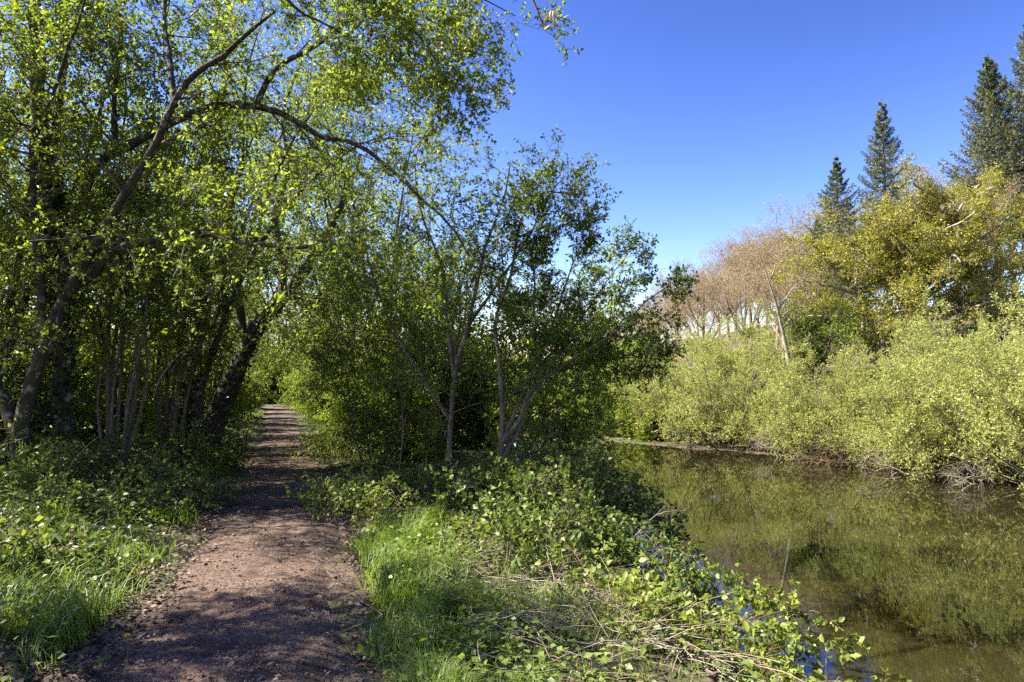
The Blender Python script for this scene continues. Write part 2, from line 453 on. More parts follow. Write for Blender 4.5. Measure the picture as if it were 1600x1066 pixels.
def px_line(pts, Y0, Y1=None):
    Y1 = Y0 if Y1 is None else Y1
    return [A(x, y, Y0 + (Y1 - Y0) * k / (len(pts) - 1)) for k, (x, y) in enumerate(pts)]

def rooted(pts3):
    """push the first point of a limb down to the ground"""
    p = [np.array(v) for v in pts3]
    p[0][2] = height(p[0][0], p[0][1]) - 0.1
    return p

# forked tree at the left edge of the frame
Y = 9.6
v0 = rooted(px_line([(28, 742), (30, 690), (38, 640), (60, 565), (86, 500), (112, 450), (155, 370), (200, 295), (240, 235), (272, 165), (305, 115), (345, 92), (385, 55), (430, 20)], Y, Y - 0.6))
v1 = px_line([(30, 690), (16, 650), (-4, 600), (-20, 500), (-30, 380), (-15, 230), (-25, 90), (-10, -40)], Y, Y + 0.5)
v2 = px_line([(112, 450), (150, 425), (172, 395), (215, 380), (310, 367), (352, 376), (420, 388), (480, 392)], Y, Y - 0.9)
v3 = px_line([(60, 565), (66, 470), (50, 340), (44, 220), (60, 90), (48, -30)], Y, Y + 0.2)
v4 = px_line([(272, 165), (262, 90), (250, 20), (262, -60)], Y - .4, Y + 0.4)
hero('forked_tree', 'tree with a trunk forking low into two at the left edge', 'tree', v0[0],
     [(v0, .125, .022), (v1, .10, .03), (v2, .07, .025), (v3, .075, .02), (v4, .05, .015)], n=(15, 7, 6), t0=0.25)

# ivy-clad tree whose long limb arches over the path
Y = 10.4
i0 = rooted(px_line([(98, 735), (96, 640), (98, 560), (92, 470), (84, 360), (66, 250), (50, 130), (40, -20)], Y, Y + .2))
i1 = px_line([(94, 490), (112, 380), (135, 290), (160, 248), (215, 220), (280, 186), (340, 165), (400, 165), (450, 180), (505, 214), (560, 225), (610, 262), (660, 312), (705, 350), (740, 400)], Y, Y - 1.0)
i2 = px_line([(88, 400), (78, 300), (90, 180), (100, 60), (96, -60)], Y, Y + .6)
i3 = px_line([(180, 236), (178, 150), (186, 60), (180, -40)], Y - .2, Y)
i4 = px_line([(400, 165), (430, 110), (500, 70), (560, 30), (640, 20)], Y - .6, Y - 1.2)
root, (Ps, Rs) = hero('arching_tree', 'ivy-clad tree whose lichened limb arches right over the path', 'tree', i0[0],
     [(i0, .20, .07), (i1, .105, .012), (i2, .08, .03), (i3, .05, .02), (i4, .05, .015)], n=(15, 7, 6), t0=0.3)
seg = Ps[0:1, :16] ; rad = Rs[0:1, :16] * 1.25
tw, _ = kids(seg, rad, 420, 0.0, 1.0, 0.34, 80, 14, 4, 0.1, 0.3, rr=0.02)
part('ivy', leaves(tw, 9, 0.07, 0.9, 0.2, out=1.0).mesh('ivy', i0[0]), M['leaf_ivy'], root_trunk[root.name], kind='stuff')

# leaning trunk further along the path
Y = 15.5
l0 = rooted(px_line([(322, 690), (338, 650), (362, 600), (384, 548), (408, 505), (440, 470), (480, 420), (520, 350), (540, 300), (548, 250)], Y, Y + .4))
l1 = px_line([(408, 505), (430, 492), (450, 468), (480, 470), (510, 500), (540, 540)], Y, Y - .6)
l2 = px_line([(440, 470), (442, 420), (430, 340), (450, 260), (440, 180), (470, 90)], Y, Y + .4)
l3 = px_line([(455, 455), (500, 465), (560, 455), (620, 460)], Y, Y - 1.5)
l4 = px_line([(384, 548), (370, 450), (352, 330), (340, 220), (350, 100), (330, -20)], Y, Y + 1)
root, (Ps, Rs) = hero('leaning_tree', 'tree with a dark trunk leaning right over the path', 'tree', l0[0],
     [(l0, .27, .06), (l1, .06, .02), (l2, .10, .03), (l3, .05, .02), (l4, .10, .03)], n=(15, 7, 6), L=(1.9, 1.0, .45), size=0.065, t0=0.35)
seg = Ps[0:1, :10]; rad = Rs[0:1, :10]
tw, _ = kids(seg, rad, 200, 0.0, 1.0, 0.4, 80, 14, 4, 0.1, 0.3, rr=0.02)
part('ivy', leaves(tw, 8, 0.08, 0.9, 0.2, out=1.0).mesh('ivy', l0[0]), M['leaf_ivy'], root_trunk[root.name], kind='stuff')

Y = 13.2
e0 = rooted(px_line([(296, 705), (318, 600), (352, 500), (392, 410), (450, 320), (520, 255), (590, 220), (640, 225)], Y, Y - .6))
e1 = px_line([(392, 410), (420, 300), (470, 200), (530, 140), (580, 125)], Y, Y + .5)
e2 = px_line([(352, 500), (352, 380), (380, 250), (390, 120), (420, 20)], Y, Y + .6)
hero('arching_tree', 'slender tree arching over the path in front of the leaning trunk', 'tree', e0[0], [(e0, .085, .012), (e1, .05, .01), (e2, .06, .012)], n=(16, 8, 6), L=(1.6, .85, .4), size=.062, t0=.3)

# tree left of the camera, trunk out of the frame: its boughs hang into the top of the picture
b = on_ground(-7.0, 4.3)
t_ = [([b - [0, 0, .1], b + [.1, 0, 2.5], b + [.0, .1, 4.6], b + [.2, .1, 6.6]], .13, .03)]
for a_, r_ in ((.3, 1.1), (1.6, 1.2), (2.9, 1.1), (4.2, 1.1), (5.3, 1.2)):
    t_.append(([b + [.05, 0, 3.2 + .2 * a_], b + [math.cos(a_) * r_ * .6, math.sin(a_) * r_ * .6, 5.0], b + [math.cos(a_) * r_, math.sin(a_) * r_, 6.2]], .05, .012))
t_.append(([b + [.05, .1, 4.0], A(150, -130, 7.2), A(420, -40, 7.6), A(590, 10, 7.8), A(690, 40, 7.9), A(725, 90, 7.9)], .06, .006))
t_.append(([b + [.05, .1, 4.4], A(280, -200, 7.0), A(540, -90, 7.2), A(680, -30, 7.4), A(750, 0, 7.4), A(806, 30, 7.4)], .06, .006))
t_.append(([A(560, 0, 7.7), A(630, 30, 7.7), A(680, 80, 7.7), A(705, 130, 7.7)], .02, .004))
t_.append(([A(420, -40, 7.6), A(470, 20, 7.7), A(540, 60, 7.8), A(600, 110, 7.8)], .025, .006))
hero('overhanging_tree', 'leafy boughs hanging into the top of the picture from the left', 'tree', b, t_, n=(13, 7, 6), L=(.95, .55, .28), per=8, size=.052, t0=.52)
# bare twig ends with opening buds, below the boughs
def bud_twig(label, pts, r0):
    P = spline(pts, 10)[None]; R = np.linspace(r0, r0 * .4, 10)[None]
    base = P[0, 0]
    root = thing('budding_twig', label, 'twig', base, 'budding twigs at the top of the picture')
    part('stem', tubes(P, R, 6).mesh('stem', base), M['cane'], root)
    k, rk = kids(P, R, 3, 0.45, 0.98, 0.10, 50, 10, 4, 0, .1, rr=.7)
    for j in range(len(k)): part('side_shoot', tubes(k[j:j + 1], rk[j:j + 1], 5).mesh('side_shoot', base), M['cane'], root)
    for e in list(k[:, -1]) + [P[0, -1]]:
        d = norm(rng.normal(size=3) + [0.6, 0, .5])
        q_ = np.stack([e + d * x for x in np.linspace(0, .035, 5)])[None]
        part('bud', tubes(q_, np.array([[.002, .007, .008, .005, .0005]]), 6).mesh('bud', base), M['bud_pink'], root)
bud_twig('brown twig with pale buds against blue sky, right of the boughs', [A(822, -25, 3.0), A(838, 12, 3.0), A(848, 36, 3.02), A(864, 46, 3.02), A(866, 28, 3.02)], .006)
bud_twig('brown twig with pale buds hanging below the leafy boughs', [A(655, 0, 5.0), A(668, 50, 5.0), A(690, 78, 5.0), A(728, 84, 5.0)], .006)

# ------------------------------------------------------------------ coppiced stems of the thicket
def coppice(name, label, px, py, Y, n_st, hgt, lean, size=.062, leaf='leaf_thicket', n=(9, 6, 5), r=.028, L=(1.0, .6, .32), per=8, t0=.3, spread=.5, twig='bark_twig'):
    x = XatY(px, Y); b = on_ground(x, Y)
    limbs = []
    for k in range(n_st):
        a = rng.uniform(0, 2 * math.pi); o = np.array([math.cos(a), math.sin(a), 0])
        h = hgt * rng.uniform(.7, 1.1)
        p0 = b + o * rng.uniform(.02, .25) - [0, 0, .08]
        lx = np.array(lean) * rng.uniform(.4, 1.2)
        pts = [p0]
        for f in (.25, .5, .75, 1.0):
            pts.append(p0 + np.array([0, 0, h * f]) + o * spread * f * rng.uniform(.5, 1.6) + np.array([lx[0], lx[1], 0]) * f ** 1.8 * h + rng.normal(0, .06, 3))
        limbs.append((pts, r * rng.uniform(.6, 1.5), .008))
    return hero(name, label, 'shrub', b, limbs, n=n, L=L, per=per, size=size, leaf=leaf, bark=twig, t0=t0)

coppice('coppiced_shrub', 'clump of upright brown stems right of the ivy-clad trunk', 185, 720, 10.6, 13, 6.5, (.06, 0), n=(8, 5, 5), t0=.35)
coppice('coppiced_shrub', 'clump of upright brown stems beside the leaning dark trunk', 268, 700, 12.6, 12, 6.5, (.08, 0), n=(8, 5, 5), t0=.3)
coppice('coppiced_shrub', 'leafy stems standing behind the forked tree at the left edge', 40, 700, 12.5, 8, 8.0, (0, 0), n=(9, 6, 5))

# ------------------------------------------------------------------ repeated wayside trees (thicket behind, tunnel, right-hand row)
def wayside_proto(name, hgt, seed_leaf, n_st=4, n=(12, 7, 6), lean=.12):
    limbs = []
    for k in range(n_st):
        a = 2 * math.pi * k / n_st + rng.uniform(-.5, .5); o = np.array([math.cos(a), math.sin(a), 0])
        h = hgt * rng.uniform(.78, 1.05); sp = hgt * rng.uniform(.10, .28)
        p0 = o * .10 + [0, 0, -.1]
        pts = [p0] + [p0 + np.array([0, 0, h * f]) + o * sp * f ** 1.5 + np.array([hgt * lean * f * f, 0, 0]) + rng.normal(0, .12, 3) * f for f in (.2, .45, .7, 1.0)]
        limbs.append((pts, .085 * rng.uniform(.7, 1.1), .015))
    r, _ = hero(name, 'x', 'tree', (0, 0, 0), limbs, n=n, L=(1.9, 1.0, .45), per=6, size=.072, leaf=seed_leaf, t0=.10)
    return r
protoA = wayside_proto('wayside_tree', 8.6, 'leaf_thicket')
protoB = wayside_proto('wayside_tree', 7.4, 'leaf_thicket', 5, (11, 7, 5))
protoC = wayside_proto('wayside_tree', 5.2, 'leaf_shrub', 6, (10, 6, 5), .05)
protos = [protoA, protoB, protoC]; used = [False] * 3
def place(k, x, y, rz, sc, label, group):
    loc = (x, y, float(height(x, y)) - .05)
    if not used[k]:
        used[k] = True; o = protos[k]
        o.location = loc; o.rotation_euler = (0, 0, rz); o.scale = (sc,) * 3
        tag(o, label, 'tree', group); return o
    return copy_tree(protos[k], loc, rz, sc, label, group)

ordn = ['first', 'second', 'third', 'fourth', 'fifth', 'sixth', 'seventh', 'eighth', 'ninth', 'tenth', 'eleventh', 'twelfth']
def wx(s, y): return float(xp(y)) + s / .945
row = [(-2.3, 17.2, 0, 1.18), (-2.2, 21.0, 0, 1.15), (-3.3, 26.5, 0, 1.0), (-2.0, 30.0, 1, 1.1), (-3.0, 36.0, 0, .9), (-2.6, 42.0, 1, .9), (-2.8, 49.0, 0, .9)]
for k, (s, y, p, sc) in enumerate(row):
    place(p, wx(s, y), y, rng.uniform(-.6, .6), sc, f'{ordn[k]} leafy tree left of the path beyond the leaning trunk', 'trees along the left of the path')
back = [(-5.6, 12.2, 0, 1.0), (-5.4, 16.0, 1, 1.0), (-6.2, 20.0, 0, 1.0)]
for k, (s, y, p, sc) in enumerate(back):
    place(p, wx(s, y), y, rng.uniform(0, 6.28), sc, f'{ordn[k]} backlit tree from the camera deep in the left thicket', 'trees in the back of the left thicket')
rrow = [(3.4, 16.5, 2, 1.0), (2.6, 19.5, 0, 1.12), (2.0, 24.0, 0, 1.35), (4.2, 27.0, 0, 1.15), (1.9, 30.5, 1, 1.15), (2.8, 35.5, 0, .9), (2.6, 41.0, 1, .9), (3.0, 47.0, 0, .9), (5.0, 21.0, 2, 1.05)]
for k, (s, y, p, sc) in enumerate(rrow):
    place(p, wx(s, y), y, math.pi + rng.uniform(-.7, .7), sc, f'{ordn[k]} leafy tree right of the path behind the riverside shrubs', 'trees along the right of the path')
for k, (s, y, p, sc) in enumerate([(-.6, 60, 1, 1.35), (1.6, 62, 0, 1.3), (-2.8, 57, 1, 1.2), (4.2, 56, 1, 1.1), (-5.0, 60, 0, 1.0), (-8.0, 62, 0, 1.0), (-11.5, 64, 1, 1.1), (7.0, 62, 0, 1.0)]):
    place(p, wx(s, y), y, rng.uniform(0, 6.28), sc, f'{ordn[k]} tree from the left closing the far end of the path', 'trees at the far end of the path')

# more of the thicket behind the first stems, and the scrub that closes both sides of the path
fill = [(-4.4, 10.4, 1, 1.0), (-4.0, 14.2, 1, .95), (-6.6, 10.2, 1, 1.05), (-4.6, 21.0, 1, 1.0), (-5.0, 26.0, 0, 1.0)]
for k, (s, y, p, sc) in enumerate(fill):
    place(p, wx(s, y), y, rng.uniform(0, 6.28), sc, f'{ordn[k]} tree from the camera standing among the left thicket stems', 'trees in the middle of the left thicket')
place(0, -8.6, 7.7, 1.0, .85, 'unseen tree added past the left edge to shade the right verge', 'trees in the middle of the left thicket')  # added out of view to throw shade on the right verge
def scrub_proto(hgt, rad, leaf):
    limbs = []
    for k in range(16):
        a = rng.uniform(0, 6.28); o = np.array([math.cos(a), math.sin(a), 0]); e = rng.uniform(.2, 1); h = hgt * (1.05 - .55 * e * e) * rng.uniform(.8, 1.1)
        limbs.append(([o * .2 - [0, 0, .1], o * rad * .5 * e + [0, 0, h * .45], o * rad * e + [0, 0, h]], .016, .005))
    r, _ = hero('scrub_bush', 'x', 'bush', (0, 0, 0), limbs, n=(8, 6, 5), L=(.9, .55, .3), per=8, size=.07, leaf=leaf, t0=.04, bark='bark_twig', width=.6)
    return r
sp = [scrub_proto(2.6, 1.2, 'leaf_thicket'), scrub_proto(2.2, 1.2, 'leaf_sunlit')]; su = [False, False]
def scrub(k, x, y, sc, lab, grp):
    loc = (x, y, float(height(x, y)) - .05); rz = rng.uniform(0, 6.28)
    if not su[k]:
        su[k] = True; o = sp[k]; o.location = loc; o.rotation_euler = (0, 0, rz); o.scale = (sc,) * 3; tag(o, lab, 'bush', grp)
    else: copy_tree(sp[k], loc, rz, sc, lab, grp)
lsc = [(-4.2, 11.6, 0, .8), (-5.6, 10.8, 1, 1.0), (-3.9, 14.6, 1, 1.0), (-7.0, 12.4, 1, 1.1), (-3.2, 17.0, 0, .9), (-2.6, 20.0, 1, .8), (-2.5, 23.5, 0, 1.0), (-2.4, 27.5, 1, .9), (-2.3, 32.0, 0, 1.0), (-2.3, 37.0, 1, 1.0), (-2.2, 43.0, 0, 1.1)]
for k, (s, y, p, sc) in enumerate(lsc):
    scrub(p, wx(s, y), y, sc, f'{ordn[k]} scrub bush from the camera along the left of the path', 'scrub along the left of the path')
rsc = [(2.5, 14.4, 1, .7), (2.4, 17.6, 1, .85), (2.2, 20.0, 1, .8), (4.6, 17.5, 1, 1.1), (2.2, 24.5, 1, .9), (4.6, 19.0, 1, 1.2), (2.1, 28.5, 1, .9), (2.2, 33.0, 0, 1.1), (4.0, 24.0, 0, 1.2), (2.1, 38.5, 1, 1.0), (2.2, 45.0, 0, 1.1), (1.9, 52.0, 1, 1.2)]
for k, (s, y, p, sc) in enumerate(rsc):
    scrub(p, wx(s, y), y, sc, f'{ordn[k]} scrub bush from the camera along the right of the path', 'scrub along the right of the path')
for k, (s, y, p) in enumerate([(0.2, 56, 0), (-1.4, 58, 1), (1.2, 58.5, 0), (-3.0, 55, 0)]):
    scrub(p, wx(s, y), y, 1.8, f'{ordn[k]} scrub bush from the left at the far end of the path' if k else 'scrub bush right across the far end of the path', 'scrub at the far end of the path')
for k, (px, y, p, sc) in enumerate([(978, 30.0, 1, .7), (1018, 28.8, 1, .5), (975, 33, 1, 1.3), (945, 37, 0, 1.4), (1005, 38, 1, 1.5), (915, 42, 0, 1.5), (950, 31.5, 0, .9)]):
    scrub(p, XatY(px, y), y, sc, f'{ordn[k]} green bush on the bank upstream of the river bend', 'bushes on the bank upstream')

# ------------------------------------------------------------------ riverside shrubs with traced stems
Y = 10.4
sA = rooted(px_line([(697, 782), (702, 700), (706, 625), (712, 570), (727, 515), (745, 440), (762, 372), (790, 300), (800, 250)], Y, Y - .4))
sB = px_line([(710, 590), (698, 500), (690, 420), (660, 330), (655, 250), (690, 190)], Y, Y + .4)
sC = px_line([(727, 515), (780, 440), (830, 360), (860, 300), (880, 275)], Y, Y - .8)
sD = px_line([(704, 660), (660, 590), (620, 520), (590, 440), (570, 360)], Y, Y + .5)
hero('riverside_shrub', 'shrub on the bank with an upright forked stem nearest the path', 'shrub', sA[0],
     [(sA, .055, .012), (sB, .035, .008), (sC, .03, .008), (sD, .03, .008)], n=(14, 7, 6), L=(1.0, .55, .28), leaf='leaf_shrub', size=.050, per=7, bark='bark_twig', t0=.12)
Y = 9.8
sE = rooted(px_line([(776, 775), (783, 705), (786, 640), (782, 560), (776, 500), (800, 430), (815, 350), (850, 300), (905, 300)], Y, Y + .3))
sF = px_line([(786, 690), (812, 655), (832, 608), (900, 556), (960, 520), (1005, 480), (1050, 446)], Y, Y - .4)
sG = px_line([(784, 720), (815, 662), (850, 560), (880, 480), (915, 400), (950, 366)], Y, Y + .6)
sH = px_line([(832, 608), (838, 540), (833, 450), (834, 380), (860, 330)], Y, Y + .3)
sI = px_line([(786, 690), (830, 590), (885, 528), (935, 462), (985, 395)], Y, Y + .8)
sJ = px_line([(860, 585), (930, 560), (985, 555), (1030, 545)], Y, Y + .5)
hero('riverside_shrub', 'shrub leaning right over the river with fanned dark leafy branches', 'shrub', sE[0],
     [(sE, .05, .01), (sF, .04, .006), (sG, .035, .007), (sH, .028, .007), (sI, .03, .006), (sJ, .02, .005)], n=(14, 7, 6), L=(.75, .42, .22), leaf='leaf_shrub', size=.050, per=8,
     bark='bark_twig', t0=.15, ang=(48, 45, 45), up=.08)
coppice('riverside_shrub', 'low pale green shrub at the water edge behind the leaning shrub', 890, 700, 14.5, 9, 2.2, (.08, 0), leaf='leaf_sunlit', n=(8, 5, 5), r=.014, L=(.7, .4, .25), t0=.15, spread=.8)
coppice('riverside_shrub', 'bright leafy shrub seen between the stems of the riverside shrubs', 850, 690, 13.0, 11, 3.8, (.10, 0), leaf='leaf_sunlit', n=(9, 6, 5), r=.018, L=(.9, .5, .28), t0=.1, spread=.9)
coppice('riverside_shrub', 'airy shrub between the path and the upright forked stem', 590, 700, 12.5, 9, 3.6, (.0, 0), leaf='leaf_shrub', n=(9, 6, 5), r=.018, L=(.9, .5, .28), t0=.08, spread=.9)

# ------------------------------------------------------------------ far bank: willow bushes
def willow_proto(hgt, wide, seed_n=22):
    limbs = []
    for k in range(seed_n):
        a = rng.uniform(0, 2 * math.pi); o = np.array([math.cos(a), math.sin(a), 0])
        e = rng.uniform(.15, 1.0) ** .7
        h = hgt * (1.05 - .75 * e ** 2) * rng.uniform(.85, 1.05)
        p0 = o * .5 * e + [0, 0, -.15]
        pts = [p0, p0 + o * wide * .22 * e + [0, 0, h * .35], p0 + o * wide * .40 * e + [0, 0, h * .72], p0 + o * wide * .52 * e + [0, 0, h]]
        limbs.append((pts, .035, .008))
    r, _ = hero('willow_bush', 'x', 'bush', (0, 0, 0), limbs, n=(9, 6, 6), L=(1.0, .6, .34), per=9, size=.047, leaf='leaf_willow', bark='bark_willow', twig='bark_willow',
                t0=.15, ang=(45, 42, 40), up=.22, width=.5, upw=.4)
    return r
wA = willow_proto(4.4, 4.6); wB = willow_proto(3.6, 5.0)
wp = [wA, wB]; wu = [False, False]
def willow(k, px, Yd, ds, sc, label):
    """ds: metres inland of the far waterline"""
    x = XatY(px, Yd)
    z = float(height(x, Yd))
    rz = rng.uniform(0, 6.28)
    if not wu[k]:
        wu[k] = True; o = wp[k]; o.location = (x, Yd, z); o.rotation_euler = (0, 0, rz); o.scale = sc if not np.isscalar(sc) else (sc,) * 3
        tag(o, label, 'bush', 'pale willow bushes on the far bank'); return
    copy_tree(wp[k], (x, Yd, z), rz, sc, label, 'pale willow bushes on the far bank')
willow(0, 1590, 17.2, 0, 1.0, 'tall pale green bush on the far bank at the right edge')
willow(1, 1475, 18.6, 0, 1.0, 'pale green bush second from the right edge on the far bank')
willow(0, 1400, 20.8, 0, .86, 'pale green bush below the middle of the yellow oak')
willow(1, 1295, 22.6, 0, .92, 'pale green bush below the left side of the yellow oak')
willow(0, 1130, 26.0, 0, (1.15, 1.15, 1.05), 'large rounded pale green bush at the bend of the river')
willow(1, 1060, 28.0, 0, (.95, .95, 1.0), 'pale green bush left of the large rounded one')
willow(0, 1165, 30.5, 0, (1.1, 1.1, .78), 'pale green bush behind the large rounded one')
willow(1, 1690, 15.5, 0, 1.1, 'pale green bush cut off by the right edge of the frame')
willow(0, 1560, 21.5, 0, (1.1, 1.1, 1.1), 'pale green bush behind the one at the right edge')
willow(1, 1230, 24.2, 0, (.6, .6, .62), 'small pale green bush above the bleached twigs on the bank')
willow(1, 1005, 31.5, 0, (.8, .8, .75), 'pale green bush furthest left on the far bank')

# bleached dead shrubs along the far waterline
def dead_shrub(label, px, Y, n_st, hgt, sprd, mat='dead_wood'):
    x = XatY(px, Y); b = on_ground(x, Y); b[2] = max(b[2], WATER + .05)
    root = thing('dead_shrub', label, 'dead shrub', b, 'bleached dead shrubs on the far waterline')
    pts = []
    for k in range(n_st):
        a = rng.uniform(0, 2 * math.pi); o = np.array([math.cos(a), math.sin(a), 0])
        h = hgt * rng.uniform(.3, 1); p0 = b + o * rng.uniform(0, .5) * [1.6, .6, 0] - [0, 0, .08]
        pts.append(spline([p0, p0 + o * sprd * .4 + [0, 0, h * .7], p0 + o * sprd * .9 + [0, 0, h], p0 + o * sprd * 1.3 + [0, 0, h * .75]], 8))
    P = np.stack(pts); R = np.linspace(.022, .007, 8)[None] * rng.uniform(.6, 1.1, (n_st, 1))
    for j in range(n_st): part('stem', tubes(P[j:j + 1], R[j:j + 1], 5).mesh('stem', b), M[mat], root)
    k1, q1 = kids(P, R, 7, .2, 1, .7, 50, 14, 5, .02, .2, rr=.6, rmin=.006); k2, q2 = kids(k1, q1, 4, .2, 1, .35, 50, 14, 4, 0, .2, rr=.7, rmin=.005)
    g = tubes(k1, q1, 4); tubes(k2, q2, 3, g)
    part('twigs', g.mesh('twigs', b), M[mat], root, kind='stuff')
dead_shrub('bleached dead shrub at the left foot of the far bank bushes', 1232, 22.6, 14, 1.0, .8)
dead_shrub('bleached dead branches trailing to the water in mid bank', 1430, 18.2, 10, .6, .9)
dead_shrub('bleached dead branches at the water below the right edge bush', 1560, 16.4, 8, .4, .8)
dead_shrub('low brown dead branches along the far waterline left of centre', 1330, 20.4, 14, .6, 1.0, 'cane')

# ------------------------------------------------------------------ the yellow oak
x = XatY(1425, 30.0); b = on_ground(x, 30.0)
limbs = [([b - [0, 0, .2], b + [0, 0, 1.5], b + [-.2, -.2, 3.2], b + [.1, -.3, 4.8], b + [0, -.2, 6.2]], .30, .06)]
for a, zb, ln, hz in [(3.3, 1.2, 5.0, .6), (3.0, 1.8, 5.3, 1.8), (3.7, 2.2, 4.6, 2.6), (4.2, 1.6, 4.2, .8), (4.6, 2.0, 4.4, 1.8), (5.0, 1.5, 4.2, .7),
                      (5.5, 2.0, 4.8, 1.8), (6.0, 2.2, 5.2, 2.6), (.2, 1.8, 5.0, 1.6), (2.6, 2.6, 4.4, 3.4), (3.4, 3.2, 3.8, 4.0), (5.2, 3.2, 3.6, 4.2),
                      (4.4, 3.4, 3.0, 4.6), (3.9, 2.6, 4.0, 3.4), (4.8, 2.8, 4.0, 3.2), (3.2, 2.2, 5.0, 2.8), (5.8, 2.8, 4.6, 3.4), (4.1, 1.4, 4.4, .2), (5.3, 1.3, 4.6, .2), (.9, 3.0, 3.6, 3.6), (1.6, 2.8, 3.4, 3.0), (6.1, 3.6, 3.4, 4.2), (4.7, 3.6, 2.2, 3.6), (3.6, 3.4, 2.6, 3.0), (5.6, 3.4, 2.6, 3.0), (4.3, 2.4, 3.6, 2.4), (5.1, 2.4, 3.4, 2.4), (3.1, 2.8, 3.6, 2.6)]:
    o = np.array([math.cos(a), math.sin(a), 0])
    hz = hz * .80; p0 = b + [0, 0, zb]
    limbs.append(([p0, p0 + o * ln * .3 + [0, 0, hz * .55] + rng.normal(0, .2, 3), p0 + o * ln * .6 + [0, 0, hz * .75] + rng.normal(0, .3, 3),
                   p0 + o * ln * .85 + [0, 0, hz] + rng.normal(0, .2, 3), p0 + o * ln + [0, 0, hz * 1.05]], .11, .03))
hero('oak_tree', 'broad oak with yellow-green new leaves above the far bank', 'tree', b, limbs, n=(13, 8, 6), L=(1.35, .75, .40), per=7, size=.084, leaf='leaf_oak',
     bark='bark_pale', twig='bark_pale', t0=.25, ang=(62, 60, 55), upw=.8)

# dark evergreen understory under and beside the oak
def evergreen(label, px, Y, sc, hgt=3.0):
    limbs = []
    x = XatY(px, Y); b = on_ground(x, Y)
    for k in range(9):
        a = rng.uniform(0, 6.28); o = np.array([math.cos(a), math.sin(a), 0]); h = hgt * rng.uniform(.6, 1.05)
        limbs.append(([b + o * .1 - [0, 0, .1], b + o * sc * .5 + [0, 0, h * .5], b + o * sc + [0, 0, h]], .04, .01))
    hero('holly_bush', label, 'bush', b, limbs, n=(8, 5, 5), L=(1.0, .6, .3), per=7, size=.08, leaf='leaf_shrub', t0=.1, width=.6, group='dark evergreen bushes on the far slope')
evergreen('dark evergreen bush left of the oak beside the pale leaning trunk', 1275, 29.0, 1.2, 3.2)
evergreen('dark evergreen bush in the gap under the oak crown', 1370, 31.5, 1.6, 4.2)
evergreen('dark evergreen bush under the conifer at the right edge', 1560, 31.0, 1.6, 4.6)

# ------------------------------------------------------------------ conifers
def conifer(label, px, tip_py, Y, wide=.27, trunk_lo=.12, dens=1.0, seed=0):
    x = XatY(px, Y); b = on_ground(x, Y); tip = A(px, tip_py, Y)[2]; H = tip - b[2]
    root = thing('conifer', label, 'tree', b, 'dark conifers on the far slope')
    zt = np.linspace(-.2, H, 16)
    tp = np.stack([0 * zt, 0 * zt, zt], -1)[None]; tp[0, :, :2] += rng.normal(0, .03, (16, 2))
    part('trunk', tubes(tp, np.linspace(.22, .015, 16)[None], 9).mesh('trunk'), M['bark_conifer'], root)
    nb = int(150 * dens)
    f = trunk_lo + (1 - trunk_lo) * (1 - (1 - (np.arange(nb) + .5) / nb) ** .68)
    a = np.arange(nb) * 2.39996 + rng.normal(0, .35, nb)
    L = (H * wide * (1 - f) + .05) * rng.uniform(.72, 1.18, nb)
    o = np.stack([np.cos(a), np.sin(a), 0 * a], -1)
    m = 8; u = np.linspace(0, 1, m)
    rise = (1.05 * np.clip(f, .3, 1) - .38)[:, None]
    P = np.stack([np.zeros((nb, m)), np.zeros((nb, m)), np.repeat((f * H)[:, None], m, 1)], -1)
    P = P + o[:, None, :] * (L[:, None] * u[None, :])[..., None]
    P[..., 2] += L[:, None] * (rise * u - .20 * np.sin(u * math.pi) + .10 * u ** 3)
    P += np.cumsum(rng.normal(0, .012, P.shape), 1) * L[:, None, None]
    R = np.linspace(.032, .006, m)[None] * np.sqrt(L / L.max())[:, None]
    g = tubes(P[:, [0, 2, 4, 7]], R[:, [0, 2, 4, 7]], 4)
    nt_ = 18                                            # flat side sprays, left and right of each branch
    t = np.repeat(((np.arange(nt_) + .5) / nt_ * .9 + .08)[None], nb, 0)
    p, T, rad = sample(P, R, t)
    side = norm(np.cross(T, np.array([0, 0, 1.0]))) * np.where(np.arange(nt_) % 2, 1, -1)[None, :, None]
    d = norm(T * .75 + side * .8 + rng.normal(0, .14, T.shape) + np.array([0, 0, -.12]))
    ln = (np.minimum(L, 2.4)[:, None] * .40 * (1.08 - t) + .07) * rng.uniform(.7, 1.2, t.shape)
    S = np.stack([p, p + d * ln[..., None] * .5, p + d * ln[..., None] + np.array([0, 0, -.10]) * ln[..., None]], 2).reshape(-1, 3, 3)
    tubes(S[:, ::2], np.repeat(np.array([[.008, .004]]), len(S), 0), 3, g)
    part('branches', g.mesh('branches'), M['bark_conifer'], root, kind='stuff')
    gl = leaves(S, 11, .115, .34, .55, t0=0, out=.75, droop=.12); leaves(P, 26, .105, .30, .5, t0=.1, out=.8, droop=.1, g=gl)
    top_ = np.array([[[0, 0, H * .93], [0, 0, H * .97], [0, 0, H + .12]]]); leaves(top_, 60, .09, .25, .2, out=.6, droop=-.3, g=gl)
    part('crown', gl.mesh('crown'), M['needle'], root, kind='stuff')
    return root
c_slim = conifer('slim conifer standing highest in the middle of the far slope', 1392, 158, 43, .30, .2, 1.2)
c_big = conifer('largest conifer near the right edge', 1566, 88, 37, .36, .3, 1.5)
x_ = XatY(1316, 41); z_ = float(height(x_, 41)); k_ = (A(1316, 246, 41)[2] - z_) / (A(1392, 158, 43)[2] - c_slim.location.z)
copy_tree(c_slim, (x_, 41, z_), 2.1, (k_ * 1.2, k_ * 1.2, k_), 'shorter bushy conifer left of the slim one')
